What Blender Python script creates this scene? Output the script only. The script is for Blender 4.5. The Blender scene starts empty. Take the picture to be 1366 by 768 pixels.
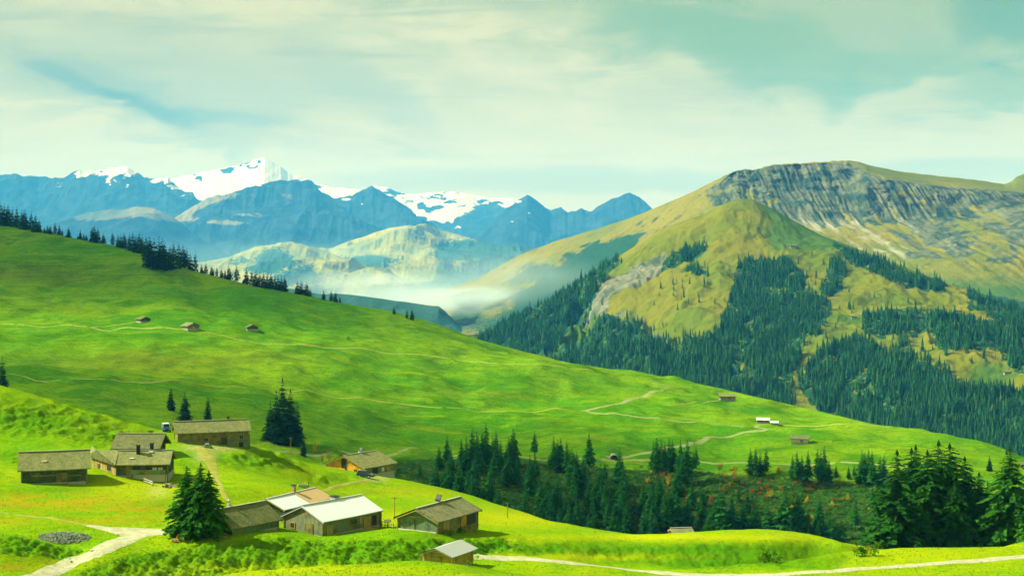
import bpy, math, random
import numpy as np
from mathutils import Vector, Matrix
R = math.radians
rng = np.random.default_rng(7)
random.seed(7)
C = bpy.context.scene.collection
F, U0, V0 = 1876.0, 683.0, 355.0          # focal length in photo pixels, principal column, horizon row

# ------------------------------------------------------------------ helpers
def at(u, v, Y):
    return Vector(((u - U0) / F * Y, Y, -(v - V0) / F * Y))

def _grad(ix, iy, seed):
    h = (ix.astype(np.int64) * 374761393 + iy.astype(np.int64) * 668265263 + seed * 982451653) & 0x7fffffff
    h = ((h ^ (h >> 13)) * 1274126177) & 0x7fffffff
    return ((h ^ (h >> 16)) % 4096) / 4096.0 * 2 * np.pi

def pn(x, y, seed=0):
    ix, iy = np.floor(x), np.floor(y)
    fx, fy = x - ix, y - iy
    sx, sy = fx * fx * fx * (fx * (fx * 6 - 15) + 10), fy * fy * fy * (fy * (fy * 6 - 15) + 10)
    def d(a, b):
        g = _grad(ix + a, iy + b, seed)
        return np.cos(g) * (fx - a) + np.sin(g) * (fy - b)
    n0 = d(0, 0) * (1 - sx) + d(1, 0) * sx
    n1 = d(0, 1) * (1 - sx) + d(1, 1) * sx
    return (n0 * (1 - sy) + n1 * sy) * 1.5

def fbm(x, y, o=4, seed=0, g=0.5):
    s, a = 0, 1
    for i in range(o):
        s = s + a * pn(x * 2 ** i, y * 2 ** i, seed + i * 17)
        a *= g
    return s

def ridged(x, y, o=4, seed=0, g=0.5):
    s, a = 0, 1
    for i in range(o):
        s = s + a * (1 - np.abs(pn(x * 2 ** i, y * 2 ** i, seed + i * 31)) * 2)
        a *= g
    return s

def smooth(e0, e1, x):
    t = np.clip((x - e0) / (e1 - e0), 0, 1)
    return t * t * (3 - 2 * t)

def pchip(xs, ys, x):
    """monotone cubic; ys may have trailing dims, x 1-D"""
    xs = np.asarray(xs, float); ys = np.asarray(ys, float)
    h = np.diff(xs).reshape((-1,) + (1,) * (ys.ndim - 1)); dl = np.diff(ys, axis=0) / h
    m = np.zeros_like(ys)
    a, b = dl[:-1], dl[1:]
    same = a * b > 0
    m[1:-1] = np.where(same, 2 * a * b / np.where(same, a + b, 1), 0)
    m[0], m[-1] = dl[0], dl[-1]
    k = np.clip(np.searchsorted(xs, x) - 1, 0, len(xs) - 2)
    sh = (-1,) + (1,) * (ys.ndim - 1)
    hk = (xs[k + 1] - xs[k]).reshape(sh); t = ((x - xs[k]) / (xs[k + 1] - xs[k])).reshape(sh)
    y0, y1, m0, m1 = ys[k], ys[k + 1], m[k], m[k + 1]
    return y0 * (2 * t**3 - 3 * t**2 + 1) + hk * m0 * (t**3 - 2 * t**2 + t) + y1 * (-2 * t**3 + 3 * t**2) + hk * m1 * (t**3 - t**2)

def inpoly(u, v, poly):
    ins = np.zeros(u.shape, bool)
    n = len(poly)
    for i in range(n):
        x0, y0 = poly[i]; x1, y1 = poly[(i + 1) % n]
        if y0 == y1: continue
        c = ((y0 > v) != (y1 > v)) & (u < (x1 - x0) * (v - y0) / (y1 - y0) + x0)
        ins ^= c
    return ins

def softpoly(u, v, polys, r=6.0):
    m = np.zeros(u.shape)
    for du, dv in ((0, 0), (1, 0), (-1, 0), (0, .5), (0, -.5), (.6, .3), (-.6, -.3), (.6, -.3), (-.6, .3)):
        k = np.zeros(u.shape, bool)
        for p in polys: k |= inpoly(u + du * r, v + dv * r, p)
        m += k
    return m / 9.0

def link(o, parent=None):
    C.objects.link(o)
    if parent is not None: o.parent = parent
    return o

def tag(o, label=None, cat=None, group=None, kind=None):
    if label: o['label'] = label
    if cat: o['category'] = cat
    if group: o['group'] = group
    if kind: o['kind'] = kind
    return o

def raw_mesh(name, co, faces_flat, nper, mats, attrs=None, smooth_=True, matidx=None):
    """co (n,3), faces_flat 1-D vertex indices, nper verts per face (int)"""
    me = bpy.data.meshes.new(name)
    nf = len(faces_flat) // nper
    me.vertices.add(len(co)); me.vertices.foreach_set('co', np.ascontiguousarray(co, dtype=np.float32).ravel())
    me.loops.add(len(faces_flat)); me.loops.foreach_set('vertex_index', np.ascontiguousarray(faces_flat, dtype=np.int32))
    me.polygons.add(nf); me.polygons.foreach_set('loop_start', np.arange(nf, dtype=np.int32) * nper)
    if matidx is not None: me.polygons.foreach_set('material_index', np.ascontiguousarray(matidx, dtype=np.int32))
    me.update(calc_edges=True)
    me.polygons.foreach_set('use_smooth', np.full(nf, smooth_, dtype=bool))
    for m in (mats if isinstance(mats, (list, tuple)) else [mats]): me.materials.append(m)
    for k, a in (attrs or {}).items():
        at_ = me.attributes.new(k, 'FLOAT', 'POINT'); at_.data.foreach_set('value', np.ascontiguousarray(a, dtype=np.float32).ravel())
    me.validate()
    return me

def grid_obj(name, X, Y, Z, mat, attrs=None):
    nr, nc = X.shape
    co = np.stack([X, Y, Z], -1).reshape(-1, 3)
    i = np.arange(nr * nc).reshape(nr, nc)
    f = np.stack([i[:-1, :-1], i[:-1, 1:], i[1:, 1:], i[1:, :-1]], -1).reshape(-1)
    o = bpy.data.objects.new(name, raw_mesh(name, co, f, 4, mat, attrs))
    link(o); o['kind'] = 'structure'
    return o

def loft(lines, us, rows, back=(), jag=None):
    """lines near -> far, each [(u, v, Y)] with v a row or ('z', height)"""
    LY, LZ = [], []
    for ln in lines:
        lu = [p[0] for p in ln]
        ly = pchip(lu, [p[2] for p in ln], np.clip(us, lu[0], lu[-1]))
        lv = np.interp(us, lu, [(V0 - p[1][1] * F / p[2]) if isinstance(p[1], tuple) else p[1] for p in ln])
        LY.append(ly); LZ.append(-(lv - V0) / F * ly)
    if jag is not None:
        LZ[-1] = LZ[-1] + jag(us)
    for fy, fz in back:
        LY.append(LY[len(lines) - 1] * fy); LZ.append(LZ[len(lines) - 1] - fz * LY[len(lines) - 1])
    n = len(LY)
    ts = np.concatenate([np.linspace(i, i + 1, r, endpoint=False) for i, r in zip(range(n - 1), list(rows) + [8] * n)] + [[n - 1]])
    P = pchip(np.arange(n), np.stack([np.array(LY), np.array(LZ)], -1), ts)
    Yg, Zg = P[..., 0], P[..., 1]
    Xg = (us[None, :] - U0) / F * Yg
    T = np.repeat(ts[:, None], len(us), 1)
    return Xg, Yg, Zg, T

def uv_of(X, Y, Z):
    return U0 + F * X / Y, V0 - F * Z / Y

class MB:
    """collects boxes, prisms and tubes; build() links them as ONE mesh object"""
    def __init__(s): s.v, s.f = [], []
    def add(s, vs, fs):
        n = len(s.v); s.v += [tuple(p) for p in vs]; s.f += [tuple(i + n for i in f) for f in fs]; return s
    def box(s, c, d, rz=0):
        x, y, z = d[0] / 2, d[1] / 2, d[2] / 2
        cs, sn = math.cos(rz), math.sin(rz)
        P = [(a * x, b * y, e * z) for e in (-1, 1) for a, b in ((-1, -1), (1, -1), (1, 1), (-1, 1))]
        P = [(c[0] + p[0] * cs - p[1] * sn, c[1] + p[0] * sn + p[1] * cs, c[2] + p[2]) for p in P]
        return s.add(P, [(3, 2, 1, 0), (4, 5, 6, 7), (0, 1, 5, 4), (1, 2, 6, 5), (2, 3, 7, 6), (3, 0, 4, 7)])
    def hexa(s, P):     # 8 corners, bottom ring then top ring
        return s.add(P, [(3, 2, 1, 0), (4, 5, 6, 7), (0, 1, 5, 4), (1, 2, 6, 5), (2, 3, 7, 6), (3, 0, 4, 7)])
    def tube(s, a, b, r0, r1=None, n=8):
        a, b = Vector(a), Vector(b); r1 = r0 if r1 is None else r1
        d = (b - a).normalized(); x = d.orthogonal().normalized(); y = d.cross(x)
        P = [a + (x * math.cos(k * 2 * math.pi / n) + y * math.sin(k * 2 * math.pi / n)) * r0 for k in range(n)]
        P += [b + (x * math.cos(k * 2 * math.pi / n) + y * math.sin(k * 2 * math.pi / n)) * r1 for k in range(n)]
        return s.add(P, [tuple(range(n))[::-1], tuple(range(n, 2 * n))] + [(k, (k + 1) % n, n + (k + 1) % n, n + k) for k in range(n)])
    def extrude(s, prof, axis_a, axis_b):   # prof: list of 3-D points at one end, moved by vector to the other
        n = len(prof); v = Vector(axis_b)
        P = [Vector(p) + Vector(axis_a) for p in prof] + [Vector(p) + v for p in prof]
        return s.add(P, [tuple(range(n)), tuple(range(2 * n - 1, n - 1, -1))] + [(k, n + k, n + (k + 1) % n, (k + 1) % n) for k in range(n)])
    def build(s, name, mat, parent=None, loc=None, rz=0, smooth_=False):
        me = bpy.data.meshes.new(name); me.from_pydata(s.v, [], s.f); me.materials.append(mat)
        import bmesh
        bm = bmesh.new(); bm.from_mesh(me); bmesh.ops.recalc_face_normals(bm, faces=bm.faces); bm.to_mesh(me); bm.free()
        if smooth_:
            for p in me.polygons: p.use_smooth = True
        o = bpy.data.objects.new(name, me); link(o, parent)
        if loc is not None: o.location = loc
        o.rotation_euler.z = rz
        return o

def empty(name, loc, rz=0):
    o = bpy.data.objects.new(name, None); link(o); o.location = loc; o.rotation_euler.z = rz
    o.empty_display_size = 0.2
    return o

# ------------------------------------------------------------------ materials
class NT:
    def __init__(s, name):
        s.m = bpy.data.materials.new(name); s.m.use_nodes = True
        s.t = s.m.node_tree; s.n = s.t.nodes; s.l = s.t.links
        s.bsdf = s.n['Principled BSDF']; s.bsdf.inputs['Roughness'].default_value = 0.9
        s.bsdf.inputs['Specular IOR Level'].default_value = 0.0
    def new(s, k): return s.n.new(k)
    def put(s, sock, val):
        if hasattr(val, 'is_output') or isinstance(val, bpy.types.NodeSocket): s.l.new(val, sock)
        else: sock.default_value = val
    def coord(s, scale=(1, 1, 1), rot=(0, 0, 0), kind='Object', vec=None):
        mp = s.new('ShaderNodeMapping')
        if vec is None:
            tc = s.new('ShaderNodeTexCoord'); vec = tc.outputs[kind]
        s.l.new(vec, mp.inputs[0])
        mp.inputs['Scale'].default_value = scale; mp.inputs['Rotation'].default_value = rot
        return mp.outputs[0]
    def noise(s, scale, vec=None, det=4, rough=0.55, dist=0.0):
        n = s.new('ShaderNodeTexNoise'); n.inputs['Scale'].default_value = scale
        n.inputs['Detail'].default_value = det; n.inputs['Roughness'].default_value = rough; n.inputs['Distortion'].default_value = dist
        s.l.new(vec if vec is not None else s.coord(), n.inputs['Vector'])
        return n.outputs['Fac']
    def attr(s, name):
        n = s.new('ShaderNodeAttribute'); n.attribute_name = name; return n.outputs['Fac']
    def rand(s):
        return s.new('ShaderNodeObjectInfo').outputs['Random']
    def math(s, op, a, b=0.0, c=0.0, clamp=False):
        n = s.new('ShaderNodeMath'); n.operation = op; n.use_clamp = clamp
        s.put(n.inputs[0], a); s.put(n.inputs[1], b); s.put(n.inputs[2], c)
        return n.outputs[0]
    def step(s, x, lo, hi, a=0.0, b=1.0):
        n = s.new('ShaderNodeMapRange'); n.interpolation_type = 'SMOOTHSTEP'
        s.put(n.inputs['Value'], x); n.inputs['From Min'].default_value = lo; n.inputs['From Max'].default_value = hi
        n.inputs['To Min'].default_value = a; n.inputs['To Max'].default_value = b
        return n.outputs[0]
    def mix(s, f, a, b):
        n = s.new('ShaderNodeMix'); n.data_type = 'RGBA'
        s.put(n.inputs[0], f)
        for k, x in ((6, a), (7, b)):
            if isinstance(x, (tuple, list)): n.inputs[k].default_value = tuple(x) + ((1,) if len(x) == 3 else ())
            else: s.l.new(x, n.inputs[k])
        return n.outputs[2]
    def bump(s, h, strength=0.4, dist=0.1):
        b = s.new('ShaderNodeBump'); b.inputs['Strength'].default_value = strength; b.inputs['Distance'].default_value = dist
        s.l.new(h, b.inputs['Height']); s.l.new(b.outputs[0], s.bsdf.inputs['Normal'])
    def color(s, c):
        if isinstance(c, (tuple, list)): s.bsdf.inputs['Base Color'].default_value = tuple(c) + (1,)
        else: s.l.new(c, s.bsdf.inputs['Base Color'])
        return s.m

def plain(name, c, rough=0.8, metal=0.0, var=0.25, scale=3.0):
    t = NT(name); t.bsdf.inputs['Roughness'].default_value = rough; t.bsdf.inputs['Metallic'].default_value = metal; t.bsdf.inputs['Specular IOR Level'].default_value = 0.3 if rough < 0.7 else 0.05
    n = t.noise(scale, det=5)
    return t.color(t.mix(n, tuple(x * (1 - var) for x in c), tuple(min(1, x * (1 + var)) for x in c)))

M = {}
def mat_near_grass():
    t = NT('meadow_grass')
    big = t.noise(0.035, det=3); mid = t.noise(0.22, det=5, rough=0.6); fine = t.noise(2.2, det=5, rough=0.7)
    c = t.mix(t.step(big, 0.35, 0.65), (0.13, 0.30, 0.002), (0.24, 0.345, 0.002))
    c = t.mix(t.step(mid, 0.45, 0.75), c, (0.09, 0.24, 0.004))
    c = t.mix(t.math('MULTIPLY', t.step(fine, 0.42, 0.72), 0.75), c, (0.045, 0.14, 0.003))
    vf = t.noise(0.8, t.coord((1, 2.2, 2.2)), det=6, rough=0.75)
    c = t.mix(t.math('MULTIPLY', t.step(vf, 0.52, 0.66), 0.6), c, (0.05, 0.16, 0.003))
    c = t.mix(t.math('MULTIPLY', t.step(vf, 0.46, 0.36), 0.5), c, (0.34, 0.38, 0.01))
    c = t.mix(t.math('MULTIPLY', t.attr('dry'), t.step(mid, 0.35, 0.6)), c, (0.30, 0.22, 0.008))
    c = t.mix(t.math('MULTIPLY', t.attr('deep_green'), t.step(fine, 0.2, 0.5, 0.55, 1.0)), c, (0.045, 0.175, 0.003))
    c = t.mix(t.attr('gold'), c, (0.31, 0.36, 0.003))
    c = t.mix(t.math('MULTIPLY', t.attr('soil'), t.step(fine, 0.3, 0.55)), c, (0.42, 0.36, 0.17))
    t.bump(t.math('ADD', fine, t.math('MULTIPLY', mid, 2.0)), 0.5, 0.25)
    return t.color(c)
M['grass'] = mat_near_grass()
def mat_mid_grass():
    t = NT('hillside_pasture')
    big = t.noise(0.006, det=4); mid = t.noise(0.03, det=5, rough=0.6, dist=0.4)
    st = t.noise(0.02, t.coord((1, 4.5, 4.5), (0, 0, 0.2)), det=5, rough=0.65)
    fine = t.noise(0.5, det=4, rough=0.7)
    c = t.mix(t.step(big, 0.35, 0.65), (0.06, 0.235, 0.001), (0.17, 0.32, 0.001))
    c = t.mix(t.step(st, 0.42, 0.72), c, (0.18, 0.30, 0.001))
    c = t.mix(t.math('MULTIPLY', t.step(mid, 0.45, 0.70), 0.85), c, (0.03, 0.155, 0.001))
    c = t.mix(t.math('MULTIPLY', t.step(fine, 0.4, 0.75), 0.6), c, (0.03, 0.10, 0.004))
    c = t.mix(t.attr('dry'), c, (0.16, 0.14, 0.015))
    c = t.mix(t.attr('deep_green'), c, (0.035, 0.17, 0.003))
    c = t.mix(t.math('MULTIPLY', t.attr('scrub'), t.step(fine, 0.25, 0.5, 0.6, 1.0)), c, (0.018, 0.07, 0.012))
    vf = t.noise(0.16, t.coord((1, 2.5, 2.5)), det=7, rough=.75)
    c = t.mix(t.math('MULTIPLY', t.step(vf, 0.5, 0.68), 0.6), c, (0.03, 0.105, 0.002))
    c = t.mix(t.math('MULTIPLY', t.step(vf, 0.46, 0.34), 0.45), c, (0.21, 0.31, 0.002))
    st2 = t.noise(1.0, t.coord((0.012, 0.012, 0.55)), det=5, rough=.7)
    c = t.mix(t.math('MULTIPLY', t.step(st2, 0.5, 0.66), 0.5), c, (0.035, 0.14, 0.001))
    t.bump(t.math('ADD', fine, t.math('MULTIPLY', st, 3.0)), 0.7, 1.6)
    return t.color(c)
M['pasture'] = mat_mid_grass()
def mat_mountain(name, grass1, grass2, rock1, rock2, scale, dark=(0.02, 0.07, 0.035)):
    t = NT(name)
    a = t.noise(0.004 * scale, det=6, rough=0.6); b = t.noise(0.02 * scale, det=6, rough=0.65)
    f = t.noise(0.09 * scale, det=4, rough=0.7)
    g = t.mix(t.step(a, 0.35, 0.65), grass1, grass2)
    g = t.mix(t.math('MULTIPLY', t.step(b, 0.5, 0.7), 0.6), g, tuple(x * 0.6 for x in grass2))
    r = t.mix(t.step(b, 0.35, 0.65), rock1, rock2)
    r = t.mix(t.math('MULTIPLY', t.step(f, 0.45, 0.7), 0.6), r, tuple(x * 0.45 for x in rock1))
    k = t.math('ADD', t.attr('rock'), t.math('MULTIPLY', t.math('SUBTRACT', b, 0.5), 1.4))
    c = t.mix(t.step(k, 0.4, 0.6), g, r)
    k2 = t.math('ADD', t.attr('green'), t.math('MULTIPLY', t.math('SUBTRACT', b, 0.5), 0.8))
    c = t.mix(t.step(k2, 0.3, 0.8), c, tuple((0.055, 0.115, 0.010)))
    k1 = t.math('ADD', t.attr('forest'), t.math('MULTIPLY', t.math('SUBTRACT', f, 0.5), 1.6))
    c = t.mix(t.step(k1, 0.42, 0.58), c, dark)
    k3 = t.math('ADD', t.attr('scree'), t.math('MULTIPLY', t.math('SUBTRACT', b, 0.5), 1.5))
    c = t.mix(t.step(k3, 0.4, 0.8), c, (0.27, 0.28, 0.18))
    k4 = t.math('ADD', t.attr('snow'), t.math('MULTIPLY', t.math('SUBTRACT', b, 0.5), 0.9))
    c = t.mix(t.step(k4, 0.42, 0.58), c, (0.60, 0.62, 0.60))
    t.bump(t.math('ADD', b, t.math('MULTIPLY', f, 0.5)), 0.8, 8.0 / scale)
    return t.color(c)
M['mount'] = mat_mountain('mountain_meadow', (0.165, 0.165, 0.008), (0.095, 0.14, 0.005), (0.20, 0.21, 0.13), (0.05, 0.09, 0.06), 1.0, (0.015, 0.065, 0.025))
M['ridge'] = mat_mountain('high_ridge', (0.19, 0.175, 0.010), (0.115, 0.145, 0.010), (0.145, 0.165, 0.085), (0.018, 0.05, 0.033), 0.7)
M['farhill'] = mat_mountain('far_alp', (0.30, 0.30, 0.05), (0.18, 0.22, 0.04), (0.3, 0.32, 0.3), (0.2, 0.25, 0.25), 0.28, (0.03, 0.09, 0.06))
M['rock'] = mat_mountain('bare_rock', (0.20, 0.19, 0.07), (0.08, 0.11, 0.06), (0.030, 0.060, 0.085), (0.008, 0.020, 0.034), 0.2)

def mat_track(name, c1, c2, k):
    t = NT(name); n = t.noise(k, det=5, rough=0.7); b = t.noise(k * 6, det=3)
    t.bump(b, 0.3, 0.05)
    return t.color(t.mix(t.step(n, 0.35, 0.7), c1, c2))
M['gravel'] = mat_track('pale_gravel', (0.40, 0.40, 0.27), (0.28, 0.30, 0.16), 0.8)
M['farroad'] = mat_track('far_track', (0.24, 0.28, 0.12), (0.15, 0.23, 0.04), 0.1)
M['grass_track'] = mat_track('grassy_track', (0.29, 0.33, 0.08), (0.19, 0.28, 0.03), 0.2)
M['path'] = mat_track('trodden_path', (0.30, 0.28, 0.07), (0.17, 0.24, 0.02), 0.5)

def mat_roof(name, c1, c2, c3):
    t = NT(name)
    v = t.coord((1, 1, 1))
    br = t.new('ShaderNodeTexBrick'); t.l.new(t.coord((1, 1, 1)), br.inputs['Vector'])
    br.inputs['Scale'].default_value = 1.0; br.inputs['Brick Width'].default_value = 0.28; br.inputs['Row Height'].default_value = 0.32
    br.inputs['Mortar Size'].default_value = 0.02; br.inputs['Color1'].default_value = c1 + (1,); br.inputs['Color2'].default_value = c2 + (1,)
    br.inputs['Mortar'].default_value = tuple(x * 0.4 for x in c1) + (1,)
    n = t.noise(0.9, det=6, rough=0.75); m = t.noise(5.0, det=3)
    c = t.mix(t.step(n, 0.4, 0.7), br.outputs[0], c3)
    c = t.mix(t.math('MULTIPLY', t.step(m, 0.45, 0.7), 0.5), c, tuple(x * 0.55 for x in c2))
    t.bump(t.math('ADD', m, br.outputs[1]), 0.6, 0.05)
    return t.color(c)
M['shingle'] = mat_roof('weathered_shingles', (0.23, 0.265, 0.11), (0.155, 0.19, 0.07), (0.29, 0.29, 0.11))
M['shingle_dark'] = mat_roof('dark_shingles', (0.165, 0.195, 0.085), (0.11, 0.135, 0.055), (0.21, 0.22, 0.085))
M['shingle_grey'] = mat_roof('grey_slates', (0.21, 0.23, 0.12), (0.15, 0.17, 0.09), (0.27, 0.27, 0.13))
def mat_sheet(name, c, k=0.04):
    t = NT(name); t.bsdf.inputs['Roughness'].default_value = 0.55; t.bsdf.inputs['Specular IOR Level'].default_value = 0.4
    w = t.new('ShaderNodeTexWave'); w.bands_direction = 'X'; w.inputs['Scale'].default_value = 1.6
    t.l.new(t.coord(), w.inputs['Vector'])
    n = t.noise(0.7, det=5)
    cc = t.mix(n, tuple(x * 0.86 for x in c), c)
    cc = t.mix(t.math('MULTIPLY', t.step(w.outputs['Fac'], 0.9, 1.0), 0.3), cc, tuple(x * 0.7 for x in c))
    t.bump(w.outputs['Fac'], 0.25, 0.03)
    return t.color(cc)
M['white_sheet'] = mat_sheet('white_metal_roof', (0.66, 0.72, 0.76))
M['tan_sheet'] = mat_sheet('tan_metal_roof', (0.52, 0.36, 0.16))
M['grey_sheet'] = mat_sheet('grey_metal_roof', (0.38, 0.42, 0.40))
def mat_wood(name, c1, c2, vertical=True, k=5.0, warm=0.45):
    t = NT(name)
    n = t.noise(1.3, t.coord((k, k, 0.5) if vertical else (0.6, 0.6, k)), det=5, rough=0.7)
    big = t.noise(0.7, det=4)
    tc = t.new('ShaderNodeTexCoord'); sp = t.new('ShaderNodeSeparateXYZ'); t.l.new(tc.outputs['Object'], sp.inputs[0])
    s = t.math('ADD', sp.outputs[0], sp.outputs[1]) if vertical else sp.outputs[2]
    fr = t.math('FRACT', t.math('MULTIPLY', s, 3.6 if vertical else 4.2))
    gap = t.step(t.math('ABSOLUTE', t.math('SUBTRACT', fr, 0.5)), 0.38, 0.5)
    c = t.mix(t.step(n, 0.3, 0.7), c1, c2)
    c = t.mix(t.math('MULTIPLY', t.step(big, 0.45, 0.7), 0.6), c, tuple(x * 0.35 for x in c1))
    wm = t.noise(0.55, t.coord((1, 1, 1.4)), det=5, rough=.7)
    c = t.mix(t.math('MULTIPLY', t.step(wm, 0.54, 0.66), warm), c, (0.42, 0.27, 0.05))
    c = t.mix(t.math('MULTIPLY', gap, 0.85), c, tuple(x * 0.2 for x in c1))
    t.bump(gap, 0.5, -0.04)
    return t.color(c)
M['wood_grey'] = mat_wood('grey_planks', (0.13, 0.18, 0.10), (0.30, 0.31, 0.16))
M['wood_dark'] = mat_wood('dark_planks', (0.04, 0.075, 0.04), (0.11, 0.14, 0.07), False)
M['wood_old'] = mat_wood('old_timber', (0.15, 0.16, 0.06), (0.32, 0.27, 0.09), False)
M['wood_orange'] = mat_wood('new_orange_boards', (0.62, 0.31, 0.02), (0.74, 0.40, 0.03))
M['wood_log'] = mat_wood('honey_logs', (0.42, 0.30, 0.04), (0.56, 0.40, 0.06), False)
M['wood_teal'] = mat_wood('green_grey_planks', (0.10, 0.19, 0.12), (0.22, 0.29, 0.14))
M['wood_tan'] = mat_wood('tan_boards', (0.34, 0.26, 0.08), (0.46, 0.36, 0.12))
M['stone'] = plain('pale_stone', (0.34, 0.34, 0.26), 0.9, 0, 0.4, 4)
M['rubble'] = plain('grey_rubble', (0.17, 0.23, 0.16), 0.95, 0, 0.6, 3)
M['plaster'] = plain('pale_plaster', (0.6, 0.6, 0.48), 0.9, 0, 0.15, 2)
M['brick'] = plain('chimney_masonry', (0.32, 0.24, 0.13), 0.9, 0, 0.4, 5)
M['steel'] = plain('chimney_steel', (0.5, 0.52, 0.5), 0.5, 0.5, 0.1)
M['black'] = plain('black_iron', (0.012, 0.02, 0.018), 0.6)
M['glass'] = plain('dark_glass', (0.02, 0.035, 0.04), 0.12, 0, 0.1)
M['blue'] = plain('blue_car_paint', (0.02, 0.10, 0.24), 0.35, 0.1, 0.1)
M['teal'] = plain('dark_teal_car_paint', (0.012, 0.06, 0.09), 0.3, 0.1, 0.1)
M['white'] = plain('white_paint', (0.75, 0.78, 0.74), 0.5, 0, 0.05)
M['lamp'] = plain('lamp_glass', (0.7, 0.72, 0.65), 0.2, 0, 0.05)
M['red'] = plain('red_lamp', (0.5, 0.03, 0.02), 0.3, 0, 0.05)
M['rubber'] = plain('tyre_rubber', (0.015, 0.018, 0.018), 0.8)
M['trunk'] = plain('spruce_bark', (0.075, 0.085, 0.05), 0.95, 0, 0.4, 2)
M['logend'] = plain('split_wood', (0.5, 0.33, 0.12), 0.9, 0, 0.35, 4)
def mat_leaf(name, c1, c2, var=0.5):
    t = NT(name)
    n = t.noise(0.35, det=3); o = t.rand(); f = t.noise(2.5, det=2) if name[:3] != 'far' else t.noise(0.045, det=6, rough=.8)
    c = t.mix(t.step(t.math('ADD', t.math('MULTIPLY', n, 0.6), t.math('ADD', t.math('MULTIPLY', o, 0.25), t.math('MULTIPLY', t.attr('tone'), 0.3))), 0.25, 0.75), c1, c2)
    if name[:3] == 'far': c = t.mix(t.step(t.attr('tone'), 0.93, 0.96), c, tuple(min(1, x * k_) for x, k_ in zip(c2, (2.2, 1.2, 1))))
    c = t.mix(t.math('MULTIPLY', t.step(f, 0.4, 0.7), var), c, tuple(x * 0.45 for x in c1))
    t.bsdf.inputs['Specular IOR Level'].default_value = 0.1
    tr = t.new('ShaderNodeBsdfTranslucent'); t.l.new(c, tr.inputs['Color'])
    mx = t.new('ShaderNodeMixShader'); mx.inputs[0].default_value = 0.25
    t.l.new(t.bsdf.outputs[0], mx.inputs[1]); t.l.new(tr.outputs[0], mx.inputs[2])
    t.l.new(mx.outputs[0], t.n['Material Output'].inputs['Surface'])
    return t.color(c)
M['needle_near'] = mat_leaf('bright_spruce_needles', (0.028, 0.15, 0.007), (0.06, 0.24, 0.009))
M['needle_deep'] = mat_leaf('deep_spruce_needles', (0.010, 0.08, 0.004), (0.045, 0.19, 0.006))
M['needle'] = mat_leaf('spruce_needles', (0.016, 0.14, 0.012), (0.038, 0.20, 0.012))
M['needle_dark'] = mat_leaf('dark_spruce_needles', (0.008, 0.055, 0.012), (0.016, 0.085, 0.014))
M['needle_far'] = mat_leaf('far_spruce_needles', (0.006, 0.07, 0.024), (0.04, 0.18, 0.035), 0.75)
M['shrub'] = mat_leaf('alpine_shrub', (0.045, 0.20, 0.004), (0.16, 0.30, 0.003), 0.75)
M['scrub'] = mat_leaf('ravine_scrub', (0.035, 0.17, 0.010), (0.13, 0.25, 0.012))
M['autumn_y'] = mat_leaf('yellow_leaves', (0.55, 0.40, 0.01), (0.68, 0.48, 0.02), 0.3)
M['autumn_o'] = mat_leaf('rusty_leaves', (0.34, 0.13, 0.02), (0.42, 0.20, 0.03), 0.3)
M['autumn_g'] = mat_leaf('fading_green_leaves', (0.12, 0.22, 0.02), (0.2, 0.28, 0.02), 0.3)
M['blade'] = mat_leaf('grass_blades', (0.13, 0.27, 0.004), (0.24, 0.33, 0.004), 0.3)

# ------------------------------------------------------------------ near ground: one surface through surveyed points
ctrl = [
 # lower left and the road
 (-150,768,172),(0,768,172),(60,768,179),(130,735,190),(180,715,200),(230,708,201),(0,735,185),(85,716,198),(0,690,212),(150,690,212),(200,665,228),
 (60,668,225),(0,650,233),(-150,700,205),(27,644,240),(110,646,243),(145,634,250),(226,641,253),(0,618,258),(60,603,270),(0,598,272),(0,575,285),(100,583,284),(-150,600,268),
 (170,610,268),(-150,540,290),
 # crest of the village hill
 (0,524,303),(60,541,303),(140,562,300),(185,574,300),(222,580,300),(-150,475,310),(-300,420,330),
 (283,612,275),(300,650,240),(245,655,240),(331,597,296),(260,590,293),(340,594,304),(380,608,312),(430,627,335),(475,641,375),(530,641,385),(496,635,381),(560,648,365),(640,665,325),(700,683,298),
 (760,699,272),(800,707,255),(850,714,243),(950,712,238),(1050,715,236),(1110,721,235),(1170,734,233),(1230,745,230),
 # terrace with the barns
 (400,650,262),(440,652,290),(350,640,258),(350,705,204),(540,685,238),(428,714.6,204),(498,704,213),(579,712,203),(632,709,212),(524,705,208),(314,716,197),(371,706,204),(280,714,197),(385,699,224),(432,696,226),(405,688,232),
 (680,700,240),(680,716,211),(760,717,216),(850,720,222),(900,721,219),(950,720,220),(1050,722,221),(1120,728,220),
 # bank below the terrace and the hut
 (100,752,189),(200,728,195),(330,722,196),(450,719,199),(530,717,199),(620,720,203),
 (200,770,184),(330,760,188),(450,759,189),(540,758,189),(603,759,186),(566,755,190),(627,750,192),(660,745,197),
 (700,741,200),(750,748,196),(870,764,190),(1000,768,186),(900,758,204),(800,752,205),(1020,765,207),
 # mound at the bottom edge
 (300,766,150),(450,754,158),(540,751,161),(620,754,160),(690,768,158),(380,758,154),(520,752,172),
 # right hand meadow with the track
 (950,758,192),(1000,752,196),(1100,742,205),(1200,735,212),(1366,722,225),(1200,755,184),(1366,742,190),(1100,762,178),(1366,768,168),(1200,768,171),(1500,712,235),(1500,745,185),
]
PTS = [tuple(at(*c)) for c in ctrl]
def zz(u, Y, z): PTS.append(((u - U0) / F * Y, Y, z))
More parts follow.
